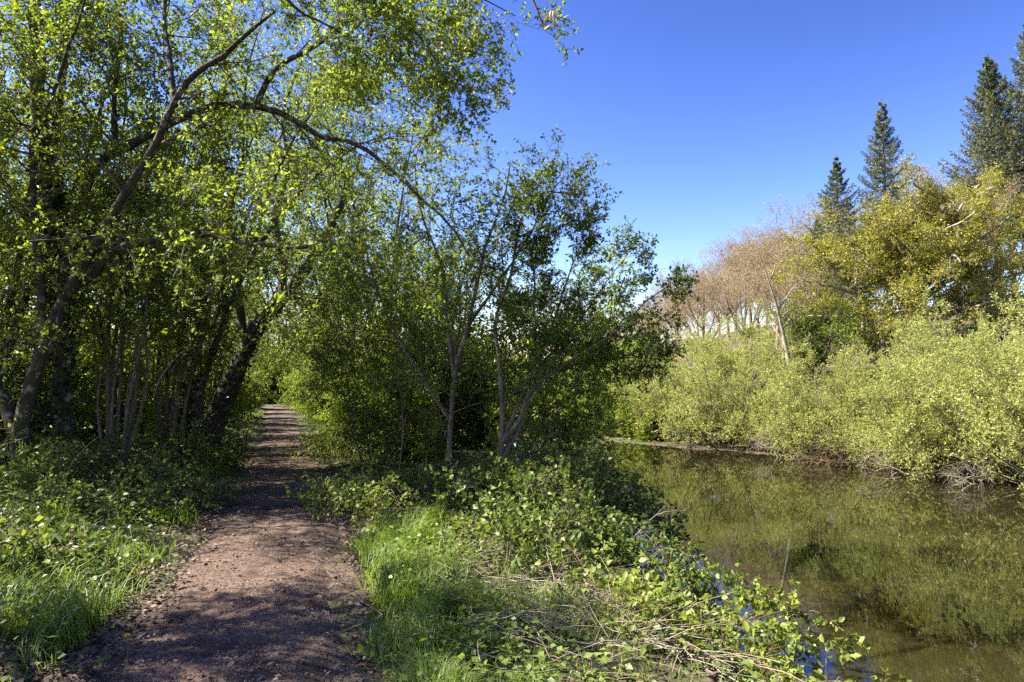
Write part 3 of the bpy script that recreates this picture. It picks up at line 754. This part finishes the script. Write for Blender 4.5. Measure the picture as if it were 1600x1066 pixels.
x_ = XatY(1640, 36); z_ = float(height(x_, 36)); k_ = (A(1640, 20, 36)[2] - z_) / (A(1566, 88, 37)[2] - c_big.location.z)
copy_tree(c_big, (x_, 36, z_), 2.1, (k_ * 1.0, k_ * 1.0, k_), 'conifer cut off by the right edge of the frame')
x_ = XatY(1285, 44); z_ = float(height(x_, 44)); k_ = (A(1285, 340, 44)[2] - z_) / (A(1392, 158, 43)[2] - c_slim.location.z)
copy_tree(c_slim, (x_, 44, z_), 4.0, (k_ * 1.2, k_ * 1.2, k_), 'small conifer low in the gap left of the oak')

# ------------------------------------------------------------------ leafless trees on the ridge
def bare_proto(hgt):
    limbs = [([np.array([0, 0, -.3]), np.array([.1, 0, hgt * .3]), np.array([0, .1, hgt * .6]), np.array([.1, 0, hgt])], .16, .02)]
    for k in range(9):
        a = 2 * math.pi * k / 9 + rng.uniform(-.4, .4); o = np.array([math.cos(a), math.sin(a), 0]); z0 = hgt * rng.uniform(.22, .5); r = hgt * rng.uniform(.22, .36)
        p0 = np.array([0, 0, z0])
        limbs.append(([p0, p0 + o * r * .5 + [0, 0, hgt * .16], p0 + o * r * .85 + [0, 0, hgt * .34], p0 + o * r + [0, 0, hgt * .48]], .075, .014))
    r, _ = hero('leafless_tree', 'x', 'tree', (0, 0, 0), limbs, n=(9, 6, 5), L=(1.9, 1.1, .6), per=4, size=.085, leaf='bud', bark='bark_bare', twig='bark_bare',
                t0=.25, ang=(42, 42, 40), up=.22, width=.35)
    for ch in r.children:
        if ch.name.startswith('twigs'):
            me = ch.data
    return r
bp = [bare_proto(8.5), bare_proto(7.0)]; bu = [False, False]
bare_spots = [(1055, 78, 1, .95), (1092, 74, 0, .85), (1030, 70, 1, .8), (1125, 68, 1, .95), (1150, 64, 0, 1.05), (1175, 60, 1, 1.1), (1200, 62, 0, 1.05), (1222, 56, 1, 1.05), (1245, 54, 0, 1.1),
              (1268, 52, 0, 1.1), (1140, 52, 1, .95), (1185, 48, 1, 1.0), (1215, 45, 0, .85), (1250, 43, 1, 1.0), (1100, 58, 1, .9), (1060, 60, 1, .9), (1165, 41, 1, .85), (1225, 37, 1, .85),
              (1470, 50, 0, 1.2), (1445, 52, 0, 1.1), (1500, 48, 0, 1.25), (1350, 48, 0, 1.0), (1420, 46, 1, 1.0), (1010, 60, 1, .7), (975, 64, 0, .65), (985, 50, 1, .6), (940, 55, 1, .6), (1040, 46, 1, .8), (1100, 43, 1, .8), (1520, 36, 1, .9),
              (1590, 44, 0, 1.1), (900, 60, 0, .9)]
cnt_ = {}
srt = sorted(range(len(bare_spots)), key=lambda k: bare_spots[k][0])
for rank, k in enumerate(srt):
    px, Y, p, sc = bare_spots[k]
    x = XatY(px, Y); z = float(height(x, Y)); rz = rng.uniform(0, 6.28)
    reg = ('leafless tree glimpsed behind the leaning riverside shrub' if px < 1015 else 'tan leafless tree at the low left end of the ridge' if px < 1080 else
           'brown leafless tree on the ridge above the large rounded bush' if px < 1160 else 'brown leafless tree on the ridge above the pale leaning trunk' if px < 1290 else
           'leafless tree standing between the conifers behind the oak' if px < 1510 else 'leafless tree among the conifers at the right edge')
    cnt_[reg] = cnt_.get(reg, 0) + 1; lab = f'{ordn[cnt_[reg] - 1]} from the left: {reg}'
    if not bu[p]:
        bu[p] = True; o = bp[p]; o.location = (x, Y, z); o.rotation_euler = (0, 0, rz); o.scale = (sc,) * 3; tag(o, lab, 'tree', 'leafless trees on the far slope')
    else: copy_tree(bp[p], (x, Y, z), rz, sc, lab, 'leafless trees on the far slope')

# pale leaning trunk between the bushes and the slope
base = A(1243, 640, 28.5); base[2] = height(base[0], base[1])
lt = [base - [0, 0, .1], A(1236, 585, 28.5), A(1226, 530, 28.5), A(1216, 485, 28.4), A(1203, 440, 28.4), A(1190, 400, 28.3)]
lt2 = [A(1216, 485, 28.4), A(1235, 455, 28.5), A(1260, 430, 28.6)]
lt3 = [A(1203, 440, 28.4), A(1215, 410, 28.4), A(1222, 380, 28.2)]
hero('leaning_pale_tree', 'thin pale trunk leaning left above the far bank bushes', 'tree', base, [(lt, .12, .02), (lt2, .04, .01), (lt3, .04, .01)], n=(7, 5, 5), L=(1.2, .7, .4), per=1, size=.06,
     leaf='bud', bark='bark_pale', twig='bark_bare', t0=.4, ang=(50, 45, 45), up=.1)

# ------------------------------------------------------------------ brambles
LEAF_ME = []
def leaf_mesh_proto(j, mat):
    """one bramble leaflet, unit length, toothed and folded"""
    n_ = 6; u = np.linspace(0, 1, n_); w = .46 * np.sin(np.clip(u * 1.02, 0, 1) ** .75 * math.pi) + .01
    w[1::2] *= 1.12
    bend = -.22 * u ** 2 * (1 + .5 * j)
    mid = np.stack([0 * u, u, bend], -1); l = mid + np.stack([-w, 0 * u, .22 * w], -1); r = mid + np.stack([w, 0 * u, .22 * w], -1)
    v = np.concatenate([mid, l, r]); i = np.arange(n_ - 1)
    q = np.concatenate([np.stack([i, i + 1, i + n_ + 1, i + n_], -1), np.stack([i, i + 2 * n_, i + 2 * n_ + 1, i + 1], -1)])
    me = make_mesh('leaf', v, q); me.materials.append(mat); return me

# per-leaf objects need their own colour spread: object random instead of island random
def leaf_obj_mat(name, cols, trans=.42):
    m = leaf_mat(name, cols, trans); nt = m.node_tree; nn = nt.nodes
    oi = nn.new('ShaderNodeObjectInfo')
    for l in list(nt.links):
        if l.from_socket.name == 'Random Per Island':
            to = l.to_socket; nt.links.remove(l); nt.links.new(oi.outputs['Random'], to)
    return m
M['bramble_leaf'] = leaf_obj_mat('bramble_leaf', [(0.070, 0.110, 0.022), (0.140, 0.185, 0.028), (0.235, 0.260, 0.040)])
M['dock_leaf'] = leaf_obj_mat('dock_leaf', [(0.055, 0.105, 0.020), (0.100, 0.155, 0.028), (0.160, 0.215, 0.045)])
BR_LEAF = [leaf_mesh_proto(j, M['bramble_leaf']) for j in range(3)]
DK_LEAF = [leaf_mesh_proto(j, M['dock_leaf']) for j in range(3)]

def leaf_parts(root, base, P, per, size, protos_, limit, width=.8, t0=.2, upw=.9):
    N = len(P); t = rng.uniform(t0, 1, (N, per))
    p, T, _ = sample(P, np.zeros(P.shape[:2]), t); p = p.reshape(-1, 3); T = T.reshape(-1, 3)
    k = rng.permutation(len(p))[:limit]; p = p[k]; T = T[k]
    d = norm(T * .4 + perp_to(T) * .8); d[:, 2] *= .6; d = norm(d)
    n = norm(np.array([0, 0, upw * .7]) + rng.normal(0, .55, d.shape)); n = norm(n - (n * d).sum(-1, keepdims=True) * d); s = np.cross(d, n)
    for a in range(len(p)):
        L = size * rng.uniform(.5, 1.2)
        o = bpy.data.objects.new('leaf', protos_[a % 3]); C.objects.link(o); o.parent = root
        mt = Matrix.Identity(4)
        for r_ in range(3):
            mt[r_][0] = s[a, r_] * L * width; mt[r_][1] = d[a, r_] * L; mt[r_][2] = n[a, r_] * L; mt[r_][3] = p[a, r_] - base[r_]
        o.matrix_local = mt

def bramble(label, x, y, rad, hgt, n_c, per, size, mat, objs=0, flow=(0, 0), z0=None, nl=(6, 3), six=False):
    b = on_ground(x, y)
    if z0 is not None: b[2] = z0
    root = thing('bramble_bush', label, 'bramble', b, 'brambles on the river bank')
    pts = []
    for k in range(n_c):
        a = rng.uniform(0, 6.28); o = np.array([math.cos(a), math.sin(a), 0]); ln = rad * rng.uniform(.6, 1.2); h = hgt * rng.uniform(.6, 1.15)
        fl = np.array([flow[0], flow[1], 0]) * rng.uniform(.3, 1.1)
        p0 = b + o * rng.uniform(0, rad * .55); p0[2] = max(float(height(p0[0], p0[1])), WATER - .1) - .05
        e = p0 + o * ln + fl; ez = max(float(height(e[0], e[1])), WATER) + .12 * rng.random()
        m1 = p0 + o * ln * .3 + fl * .3; m2 = p0 + o * ln * .7 + fl * .7
        pts.append(spline([p0, [m1[0], m1[1], p0[2] + h * .8], [m2[0], m2[1], max(p0[2], ez) * .5 + min(p0[2], ez) * .5 + h * .9], [e[0], e[1], ez + h * .25]], 12))
    P = np.stack(pts) + np.cumsum(rng.normal(0, .008, (n_c, 12, 3)), 1); R = np.linspace(.0065, .0025, 12)[None] * rng.uniform(.7, 1.2, (n_c, 1))
    for j in range(n_c): part('cane', tubes(P[j:j + 1], R[j:j + 1], 5).mesh('cane', b), M['cane'], root)
    k1, q1 = kids(P, R, nl[0] + 2, .05, 1, .34, 60, 14, 5, .15, .15, -.05, rr=.7, rmin=.002)
    k2, q2 = kids(k1, q1, nl[1], .2, 1, .12, 55, 14, 3, .1, .1, rr=.7, rmin=.0015)
    g = tubes(k1[:, ::2], q1[:, ::2], 3); tubes(k2[:, ::2], q2[:, ::2], 3, g)
    part('shoots', g.mesh('shoots', b), M['cane'], root, kind='stuff')
    if objs: leaf_parts(root, b, k2, 2, size * 1.12, BR_LEAF, objs)
    g = leaves(k2, per, size * .9, .72, .5, six=six, t0=.4, fold=.16, jit=.5); leaves(k1, per, size * .9, .72, .5, six=six, t0=.2, fold=.16, jit=.5, g=g)
    part('foliage', g.mesh('foliage', b), M[mat], root, kind='stuff')
    return root
# sunlit brambles at the bottom right, trailing over the water
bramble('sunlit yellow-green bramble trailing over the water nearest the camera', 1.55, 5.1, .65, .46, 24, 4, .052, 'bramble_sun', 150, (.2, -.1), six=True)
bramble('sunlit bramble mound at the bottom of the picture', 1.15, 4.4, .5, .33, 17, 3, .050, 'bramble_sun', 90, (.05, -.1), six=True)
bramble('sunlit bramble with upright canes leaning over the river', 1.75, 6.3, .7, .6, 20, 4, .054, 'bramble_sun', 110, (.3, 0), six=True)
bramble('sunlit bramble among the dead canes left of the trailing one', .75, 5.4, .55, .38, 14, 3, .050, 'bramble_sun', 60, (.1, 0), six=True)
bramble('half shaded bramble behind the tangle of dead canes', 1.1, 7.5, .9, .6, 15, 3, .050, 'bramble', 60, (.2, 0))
# shaded brambles under the riverside shrubs
for k, (x, y, r, h, lab) in enumerate([
        (.1, 8.4, .9, .55, 'shaded bramble under the upright forked stem'), (.9, 9.0, .9, .65, 'shaded bramble under the leaning riverside shrub'),
        (1.2, 9.6, .8, .6, 'shaded bramble reaching the water below the leaning shrub'), (.9, 12.0, .9, .7, 'dark bramble at the water edge behind the shrub stems'),
        (-.9, 9.8, .8, .5, 'low dark bramble left of the upright forked stem'), (.6, 10.8, 1.1, .7, 'dark bramble behind the riverside stems'),
        (.25, 6.3, .6, .4, 'dark bramble between the long grass and the dead canes'), (.9, 7.2, .7, .45, 'dark bramble beside the long grass on the right verge')]):
    bramble(lab, x, y, r, h, 17, 4, .062, 'bramble', 0, (.2, 0))
for k, (x, y, r, h, lab) in enumerate([(-2.2, 9.0, .45, .38, 'bright leafy bramble patch at the right edge of the path'), (-1.75, 8.2, .5, .35, 'leafy bramble patch nearest the path on the right verge'),
        (-3.6, 13.8, .6, .45, 'bright bramble beside the path below the airy shrub'), (-4.6, 17.2, .7, .55, 'sunny bramble further along the right of the path')]):
    bramble(lab, x, y, r, h, 12, 3, .05, 'bramble_sun', 0, (0, 0))
for k, (px, py, r, h, lab) in enumerate([(70, 880, .5, .28, 'low leafy bramble at the left frame edge in front of the verge grass'), (160, 800, .6, .32, 'low leafy bramble in the middle of the left verge'), (290, 770, .5, .32, 'low leafy bramble near the path on the left verge'),
        (20, 780, .6, .4, 'leafy bramble at the left frame edge below the forked tree'), (330, 720, .5, .4, 'leafy bramble between the coppiced stems and the path'), (120, 745, .7, .4, 'leafy bramble in front of the ivy-clad trunk')]):
    p_ = ground_at(px, py, .2); bramble(lab, p_[0], p_[1], r, h, 12, 3, .058, 'bramble', 0, (0, 0))
for k, (px, y, r, h, lab) in enumerate([(200, 9.6, .8, .6, 'leafy bramble at the foot of the coppiced stems'), (60, 8.8, .8, .55, 'leafy bramble at the foot of the forked tree'), (300, 12.4, .8, .7, 'leafy bramble near the leaning dark trunk'),
        (130, 10.2, .8, .8, 'leafy bramble beside the ivy-clad trunk'), (345, 16.5, .8, .8, 'leafy bramble left of the path past the leaning trunk')]):
    bramble(lab, XatY(px, y), y, r, h, 12, 3, .06, 'bramble', 0, (0, 0))

# ------------------------------------------------------------------ dead canes, upright dead stems, fallen sticks
nd = 1400
dx = rng.normal(.8, .55, nd); dy = rng.normal(4.9, .65, nd)
P0 = np.stack([dx, dy, height(dx, dy) + rng.uniform(0, .14, nd)], -1)
P0[:, 2] = np.maximum(P0[:, 2], WATER + .02)
a = rng.uniform(0, 6.28, nd); d = norm(np.stack([np.cos(a), np.sin(a), rng.uniform(-.15, .40, nd)], -1))
Ld = rng.uniform(.15, .65, nd); pts = [P0]
for k in range(4):
    P0 = P0 + d * (Ld / 4)[:, None]; pts.append(P0); d = norm(d + rng.normal(0, .14, d.shape) + [0, 0, -.06])
g = tubes(np.stack(pts, 1), np.linspace(.0030, .0014, 5)[None] * rng.uniform(.5, 1.5, (nd, 1)), 4)
tag(part('dead_canes', g.mesh('dead_canes'), M['dead_wood']), 'tangle of pale dead bramble canes on the sunny bank', 'dead canes', kind='stuff')

def dead_stem(label, pts, r, n_side=5, L=.25, mat='dead_wood', name='dead_sapling', cat='dead sapling', group='bare dead stems on the bank'):
    P = spline(pts, 16)[None]; P = P + np.cumsum(rng.normal(0, .004, P.shape), 1); R = np.linspace(r, r * .35, 16)[None]; base = P[0, 0]
    root = thing(name, label, cat, base, group)
    part('stem', tubes(P, R, 7).mesh('stem', base), M[mat], root)
    if n_side:
        k, q = kids(P, R, n_side, .3, .98, L, 50, 12, 5, .1, .15, rr=.6, rmin=.0025)
        for j in range(len(k)): part('side_twig', tubes(k[j:j + 1], q[j:j + 1], 5).mesh('side_twig', base), M[mat], root)
def gpt(px, Y):
    return on_ground(XatY(px, Y), Y)
dead_stem('tall pale dead stem curving right in front of the dark brambles', [gpt(870, 6.4), A(862, 910, 6.4), A(853, 855, 6.4), A(856, 825, 6.4), A(868, 805, 6.4), A(888, 786, 6.4)], .008, 6)
dead_stem('pale dead stem leaning right behind the dead canes', [gpt(880, 5.8), A(900, 905, 5.8), A(922, 868, 5.8)], .007, 3, .14)
dead_stem('short pale dead stem left of the dead canes', [gpt(845, 5.6), A(838, 905, 5.6), A(831, 880, 5.6)], .006, 3, .1)
dead_stem('thick dead cane lying across the sunny brambles', [A(860, 930, 5.0), A(940, 962, 5.0), A(1010, 975, 5.0), A(1085, 948, 5.2)], .010, 4, .2)
dead_stem('bleached forked branch reaching over the river', [gpt(960, 8.2), A(1000, 830, 8.3), A(1030, 806, 8.4), A(1072, 800, 8.5)], .012, 6, .35)
dead_stem('bare branch drooping to the river below the leaning shrub', [A(860, 735, 11), A(920, 705, 11), A(955, 712, 11), A(985, 742, 11)], .014, 9, .5, 'bark_twig')
dead_stem('thin tan stem rising beside the airy shrub', [gpt(622, 10.2), A(629, 690, 10.2), A(630, 640, 10.2), A(622, 590, 10.2), A(612, 570, 10.2)], .011, 3, .3, 'cane')
dead_stem('fallen stick lying at the foot of the forked tree', [A(-10, 702, 8.4), A(20, 690, 8.4), A(42, 684, 8.4)], .012, 1, .1, name='fallen_stick', cat='stick', group='fallen sticks')
dead_stem('long thin stick leaning in front of the ivy-clad trunk', [A(95, 755, 8.6), A(120, 715, 8.7), A(152, 684, 8.8)], .009, 1, .2, name='fallen_stick', cat='stick', group='fallen sticks')
dead_stem('pale bare branch leaning in the middle of the thicket', [A(240, 620, 11), A(258, 580, 11), A(290, 548, 11), A(325, 535, 11)], .016, 5, .35, group='bare dead stems in the thicket')
dead_stem('pale dead bough sweeping right beside the leaning dark trunk', [A(290, 480, 12), A(340, 450, 12), A(380, 428, 11.9), A(430, 408, 11.8), A(480, 405, 11.6)], .03, 8, .5, group='bare dead stems in the thicket')

# ------------------------------------------------------------------ leafy weeds with large leaves
def weed(label, x, y, hgt, n_l, size, width):
    b = on_ground(x, y)
    root = thing('leafy_weed', label, 'plant', b, 'leafy weeds on the verges')
    nst = 4; pts = []
    for k in range(nst):
        a = rng.uniform(0, 6.28); o = np.array([math.cos(a), math.sin(a), 0]) * rng.uniform(.05, .16)
        pts.append(spline([b - [0, 0, .02], b + o * .4 + [0, 0, hgt * .6], b + o + [0, 0, hgt]], 6))
    P = np.stack(pts)
    for j in range(nst): part('stem', tubes(P[j:j + 1], np.linspace(.004, .002, 6)[None], 5).mesh('stem', b), M['stalk'], root)
    leaf_parts(root, b, P, max(1, n_l // nst + 1), size, DK_LEAF, n_l, width, .3, 1.0)
weeds = [(55, 905, .28, 22, .10, .9, 'broad-leaved weed at the left edge of the grassy verge'), (150, 880, .25, 18, .095, .8, 'broad-leaved weed behind the long grass tuft'),
         (20, 800, .30, 16, .11, .8, 'tall leafy weed at the left frame edge below the tree'), (40, 778, .25, 14, .10, .9, 'bright leafy weed just right of the left frame edge'),
         (210, 800, .22, 14, .10, .9, 'shaded leafy weed in the middle of the left verge'), (250, 735, .25, 14, .12, .9, 'leafy weed below the coppiced stems'), (90, 850, .2, 14, .09, .8, 'small leafy weed between the left edge and the grass'),
         (600, 920, .16, 14, .06, .8, 'small pale weed in the grass right of the path'), (585, 850, .2, 16, .07, .9, 'leafy weed at the edge of the right verge'), (640, 860, .2, 14, .07, .9, 'leafy weed in the shaded long grass on the right'),
         (560, 800, .25, 18, .08, .9, 'leafy weed at the bend of the right path edge'), (670, 1000, .14, 16, .055, .75, 'yellow-green seedling at the bottom of the right verge'),
         (600, 1040, .12, 16, .05, .8, 'low yellow-green seedling nearest the camera beside the path'), (760, 1030, .14, 14, .055, .8, 'low seedling in the grass left of the sunlit brambles'),
         (120, 1020, .08, 10, .06, .8, 'flat weed rosette at the bottom left corner'), (700, 1050, .1, 12, .05, .8, 'low seedling at the bottom edge of the right verge')]
for px, py, h, nl, sz, wd, lab in weeds:
    p = ground_at(px, py, .12 if px < 420 else .03)
    weed(lab, p[0], p[1], h, nl, sz, wd)

# dandelions
def dandelion(label, px, py, z):
    p = ground_at(px, py, z); b = on_ground(p[0], p[1]); top = np.array([p[0], p[1], max(b[2] + .06, z)])
    root = thing('dandelion', label, 'flower', b, 'yellow dandelions')
    P = spline([b, (b + top) / 2 + [.006, .004, 0], top], 6)[None]
    part('stem', tubes(P, np.full((1, 6), .0022), 5).mesh('stem', b), M['stalk'], root)
    g = Geo()
    for ring_, (r, tilt, nn_) in enumerate([(.021, .15, 22), (.017, .5, 18), (.011, .9, 12)]):
        for k in range(nn_):
            a = 2 * math.pi * k / nn_ + ring_ * .13; o = np.array([math.cos(a), math.sin(a), 0]); s = np.array([-o[1], o[0], 0])
            e = top + o * r * math.cos(tilt) + [0, 0, r * math.sin(tilt) + .002 * ring_]
            g.add([top, top + (e - top) * .6 + s * .0026, e, top + (e - top) * .6 - s * .0026], None, [[0, 1, 2], [0, 2, 3]])
    part('flower_head', g.mesh('flower_head', b), M['petal'], root)
    g = Geo()
    for k in range(7):
        a = k * .9 + rng.uniform(-.2, .2); o = np.array([math.cos(a), math.sin(a), 0]); s = np.array([-o[1], o[0], 0]); L = rng.uniform(.07, .12)
        v = [b + [0, 0, .01], b + o * L * .5 + s * .014 + [0, 0, .03], b + o * L + [0, 0, .012], b + o * L * .5 - s * .014 + [0, 0, .03]]
        g.add(v, None, [[0, 1, 2], [0, 2, 3]])
    part('rosette', g.mesh('rosette', b), M['weed'], root)
for px, py, z, lab in [(287, 759, .40, 'dandelion in the shaded grass far up the left verge'), (260, 933, .22, 'dandelion in the long grass beside the path'), (198, 994, .22, 'dandelion nearest the camera at the bottom left'),
                       (588, 762, .40, 'dandelion above the bramble patch right of the path'), (541, 848, .14, 'dandelion at the right edge of the path')]:
    dandelion(lab, px, py, z)

# ------------------------------------------------------------------ grass, ground cover, leaf litter
def blades(x, y, h, w, lean=.5):
    N = len(x); b = np.stack([x, y, height(x, y) - .01], -1)
    a = fbm(x * 1.6 + 5, y * 1.6 + 9, 2) * 14 + rng.normal(0, .9, N); o = np.stack([np.cos(a), np.sin(a), 0 * a], -1)
    a2 = a + math.pi / 2 + rng.normal(0, .7, N); s = np.stack([np.cos(a2), np.sin(a2), 0 * a], -1)
    ln = (lean * rng.uniform(.2, 1.7, N) * h)[:, None]; hh = h[:, None]; ww = w[:, None]; up = np.array([0, 0, 1.0])
    v = np.stack([b - s * ww, b + s * ww, b + o * ln * .35 + up * hh * .6 - s * ww * .8, b + o * ln * .35 + up * hh * .6 + s * ww * .8, b + o * ln + up * hh * (1 - .25 * ln / np.maximum(hh, .01))], 1)
    k = np.arange(N)[:, None] * 5
    t = np.concatenate([k + np.array([x_]) for x_ in ([0, 1, 3], [0, 3, 2], [2, 3, 4])], 0)
    return v.reshape(-1, 3), t

def scatter(n, sy, s_lo, s_hi, mask):
    """points on the verges: y from 2.2 m outwards, denser near the camera"""
    X = []; Y_ = []
    while sum(map(len, X)) < n:
        y = 2.4 * (sy / 2.4) ** rng.random(n * 2); s = rng.uniform(s_lo, s_hi, n * 2); x = xp(y) + s / .945
        k = rng.random(n * 2) < mask(x, y, s); X.append(x[k]); Y_.append(y[k])
    return np.concatenate(X)[:n], np.concatenate(Y_)[:n]

def m_left(x, y, s):
    return (.12 + .88 * sstep(.42, .60, fbm(x * 1.1 + 40, y * 1.1))) * sstep(.72, 1.1, -s + .3 * (fbm(x * 3, y * 3) - .5)) * (1 - .75 * sstep(2.2, 3.2, -s))
def m_right(x, y, s):
    return sstep(.33, .52, fbm(x * 1.1 + 10, y * 1.1 + 20)) * sstep(.75, 1.1, s + .3 * (fbm(x * 3, y * 3) - .5)) * (1 - sstep(1.7, 2.5, s)) * (1 - .75 * sstep(8, 10, y))
g = Geo()
for m_, lo, hi, n in ((m_left, -3.6, -.6, 30000), (m_right, .6, 3.0, 22000)):
    x, y = scatter(n, 45, lo, hi, m_)
    tuft = fbm(x * 2.3 + 7, y * 2.3)
    h = (.04 + .22 * sstep(.35, .75, tuft)) * rng.uniform(.5, 1.2, n); w = .0022 * (1 + y / 9) * rng.uniform(.7, 1.3, n)
    v, t = blades(x, y, h, w, .9); g.add(v, None, t)
# long tufts picked out in the photograph
for px, py, n, r, hh in [(190, 960, 1100, .24, .34), (250, 940, 800, .2, .28), (120, 960, 500, .22, .28), (330, 880, 700, .2, .32), (150, 1000, 400, .2, .2), (360, 830, 400, .2, .3), (40, 930, 300, .2, .26), (370, 760, 300, .25, .3), (560, 880, 500, .2, .22),
                         (640, 930, 700, .25, .26), (700, 960, 600, .25, .24), (660, 1000, 400, .18, .22), (740, 1020, 400, .2, .2), (390, 720, 300, .3, .3), (610, 890, 500, .25, .26)]:
    p = ground_at(px, py, .1 if px < 420 else .03)
    x = rng.normal(p[0], r, n); y = rng.normal(p[1], r, n)
    k = np.abs(s_of(x, y)) > .85; x = x[k]; y = y[k]
    v, t = blades(x, y, hh * rng.uniform(.4, 1.25, len(x)), .0034 * rng.uniform(.6, 1.4, len(x)), .85); g.add(v, None, t)
tag(part('grass', g.mesh('grass'), M['grass']), 'long green grass on both verges of the path', 'grass', kind='stuff')

def low_leaves(x, y, hmax, size, width=.7):
    N = len(x); p = np.stack([x, y, height(x, y) + rng.random(N) ** 1.5 * hmax + .005], -1)
    a = rng.uniform(0, 6.28, N); d = np.stack([np.cos(a), np.sin(a), rng.uniform(-.3, .5, N)], -1); d = norm(d)
    n = norm(np.array([0, 0, 1.0]) + rng.normal(0, .4, d.shape)); n = norm(n - (n * d).sum(-1, keepdims=True) * d); s = np.cross(d, n)
    L = (size * rng.uniform(.5, 1.3, N))[:, None]; W = L * width
    v = np.stack([p, p + d * L * .45 + s * W * .5 + n * L * .1, p + d * L, p + d * L * .45 - s * W * .5 + n * L * .1], 1)
    b = np.arange(N)[:, None] * 4
    return v.reshape(-1, 3), np.concatenate([b + np.array([[0, 1, 2]]), b + np.array([[0, 2, 3]])], 0)

g = Geo()
x, y = scatter(34000, 50, -5.5, -.8, lambda x, y, s: .15 + sstep(.45, .6, fbm(x * .8 + 3, y * .8 + 8)) * sstep(.9, 1.5, -s))
v, t = low_leaves(x, y, .26, .055); g.add(v, None, t)
x, y = scatter(22000, 50, .8, 5.0, lambda x, y, s: (.12 + sstep(.45, .6, fbm(x * .8 + 13, y * .8 + 8)) * sstep(.9, 1.4, s)) * (s < s_near(y) - .2) * (1 - .85 * sstep(1.6, 2.2, s) * (y < 7.2)))
v, t = low_leaves(x, y, .20, .05); g.add(v, None, t)
tag(part('ground_cover', g.mesh('ground_cover'), M['weed']), 'low leafy ground cover on the verges and under the trees', 'ground cover', kind='stuff')

# brown scrub and green undergrowth on the far slope
N = 18000
y = rng.uniform(14, 75, N); dd = rng.random(N) ** 1.3 * 45 + .3; x = xp(y) + (s_far(y) + dd) / .945
g = Geo(); v, t = low_leaves(x, y, .9, .22, .5); g.add(v, None, t)
tag(part('slope_undergrowth', g.mesh('slope_undergrowth'), M['bud']), 'brown undergrowth covering the far slope', 'undergrowth', kind='stuff')

g = Geo()
def litter(n, sy, lo, hi, mask, size):
    x, y = scatter(n, sy, lo, hi, mask)
    v, t = low_leaves(x, y, .012, size, .6); v = v.reshape(-1, 4, 3)
    on = np.abs(s_of(x, y)) < .8
    v[..., 2] += np.where(on, .055, .008)[:, None]
    g.add(v, None, t)
litter(15000, 16, -1.0, .9, lambda x, y, s: .2 + .8 * sstep(.3, .6, fbm(x * 1.2 + 9, y * 1.2)), .017)
litter(2600, 9, -1.3, .9, lambda x, y, s: .15 + .85 * np.maximum(sstep(.2, .9, -s), sstep(.6, .9, s)) * sstep(.35, .55, fbm(x * 2, y * 2 + 33)), .048)
litter(9000, 30, -1.2, 1.1, lambda x, y, s: .12 + .88 * np.maximum(sstep(.35, .9, -s), sstep(.55, .95, s)), .028)
litter(13000, 16, -3.8, -.6, lambda x, y, s: .35 + .65 * sstep(.35, .55, fbm(x * 1.6, y * 1.6 + 50)), .05)
litter(9000, 12, .7, 4.4, lambda x, y, s: sstep(.4, .6, fbm(x * 1.6, y * 1.6 + 70)) * (s < s_near(y) - .1), .05)
tag(part('leaf_litter', g.mesh('leaf_litter'), M['litter']), 'dry brown fallen leaves on the path and verges', 'leaf litter', kind='stuff')
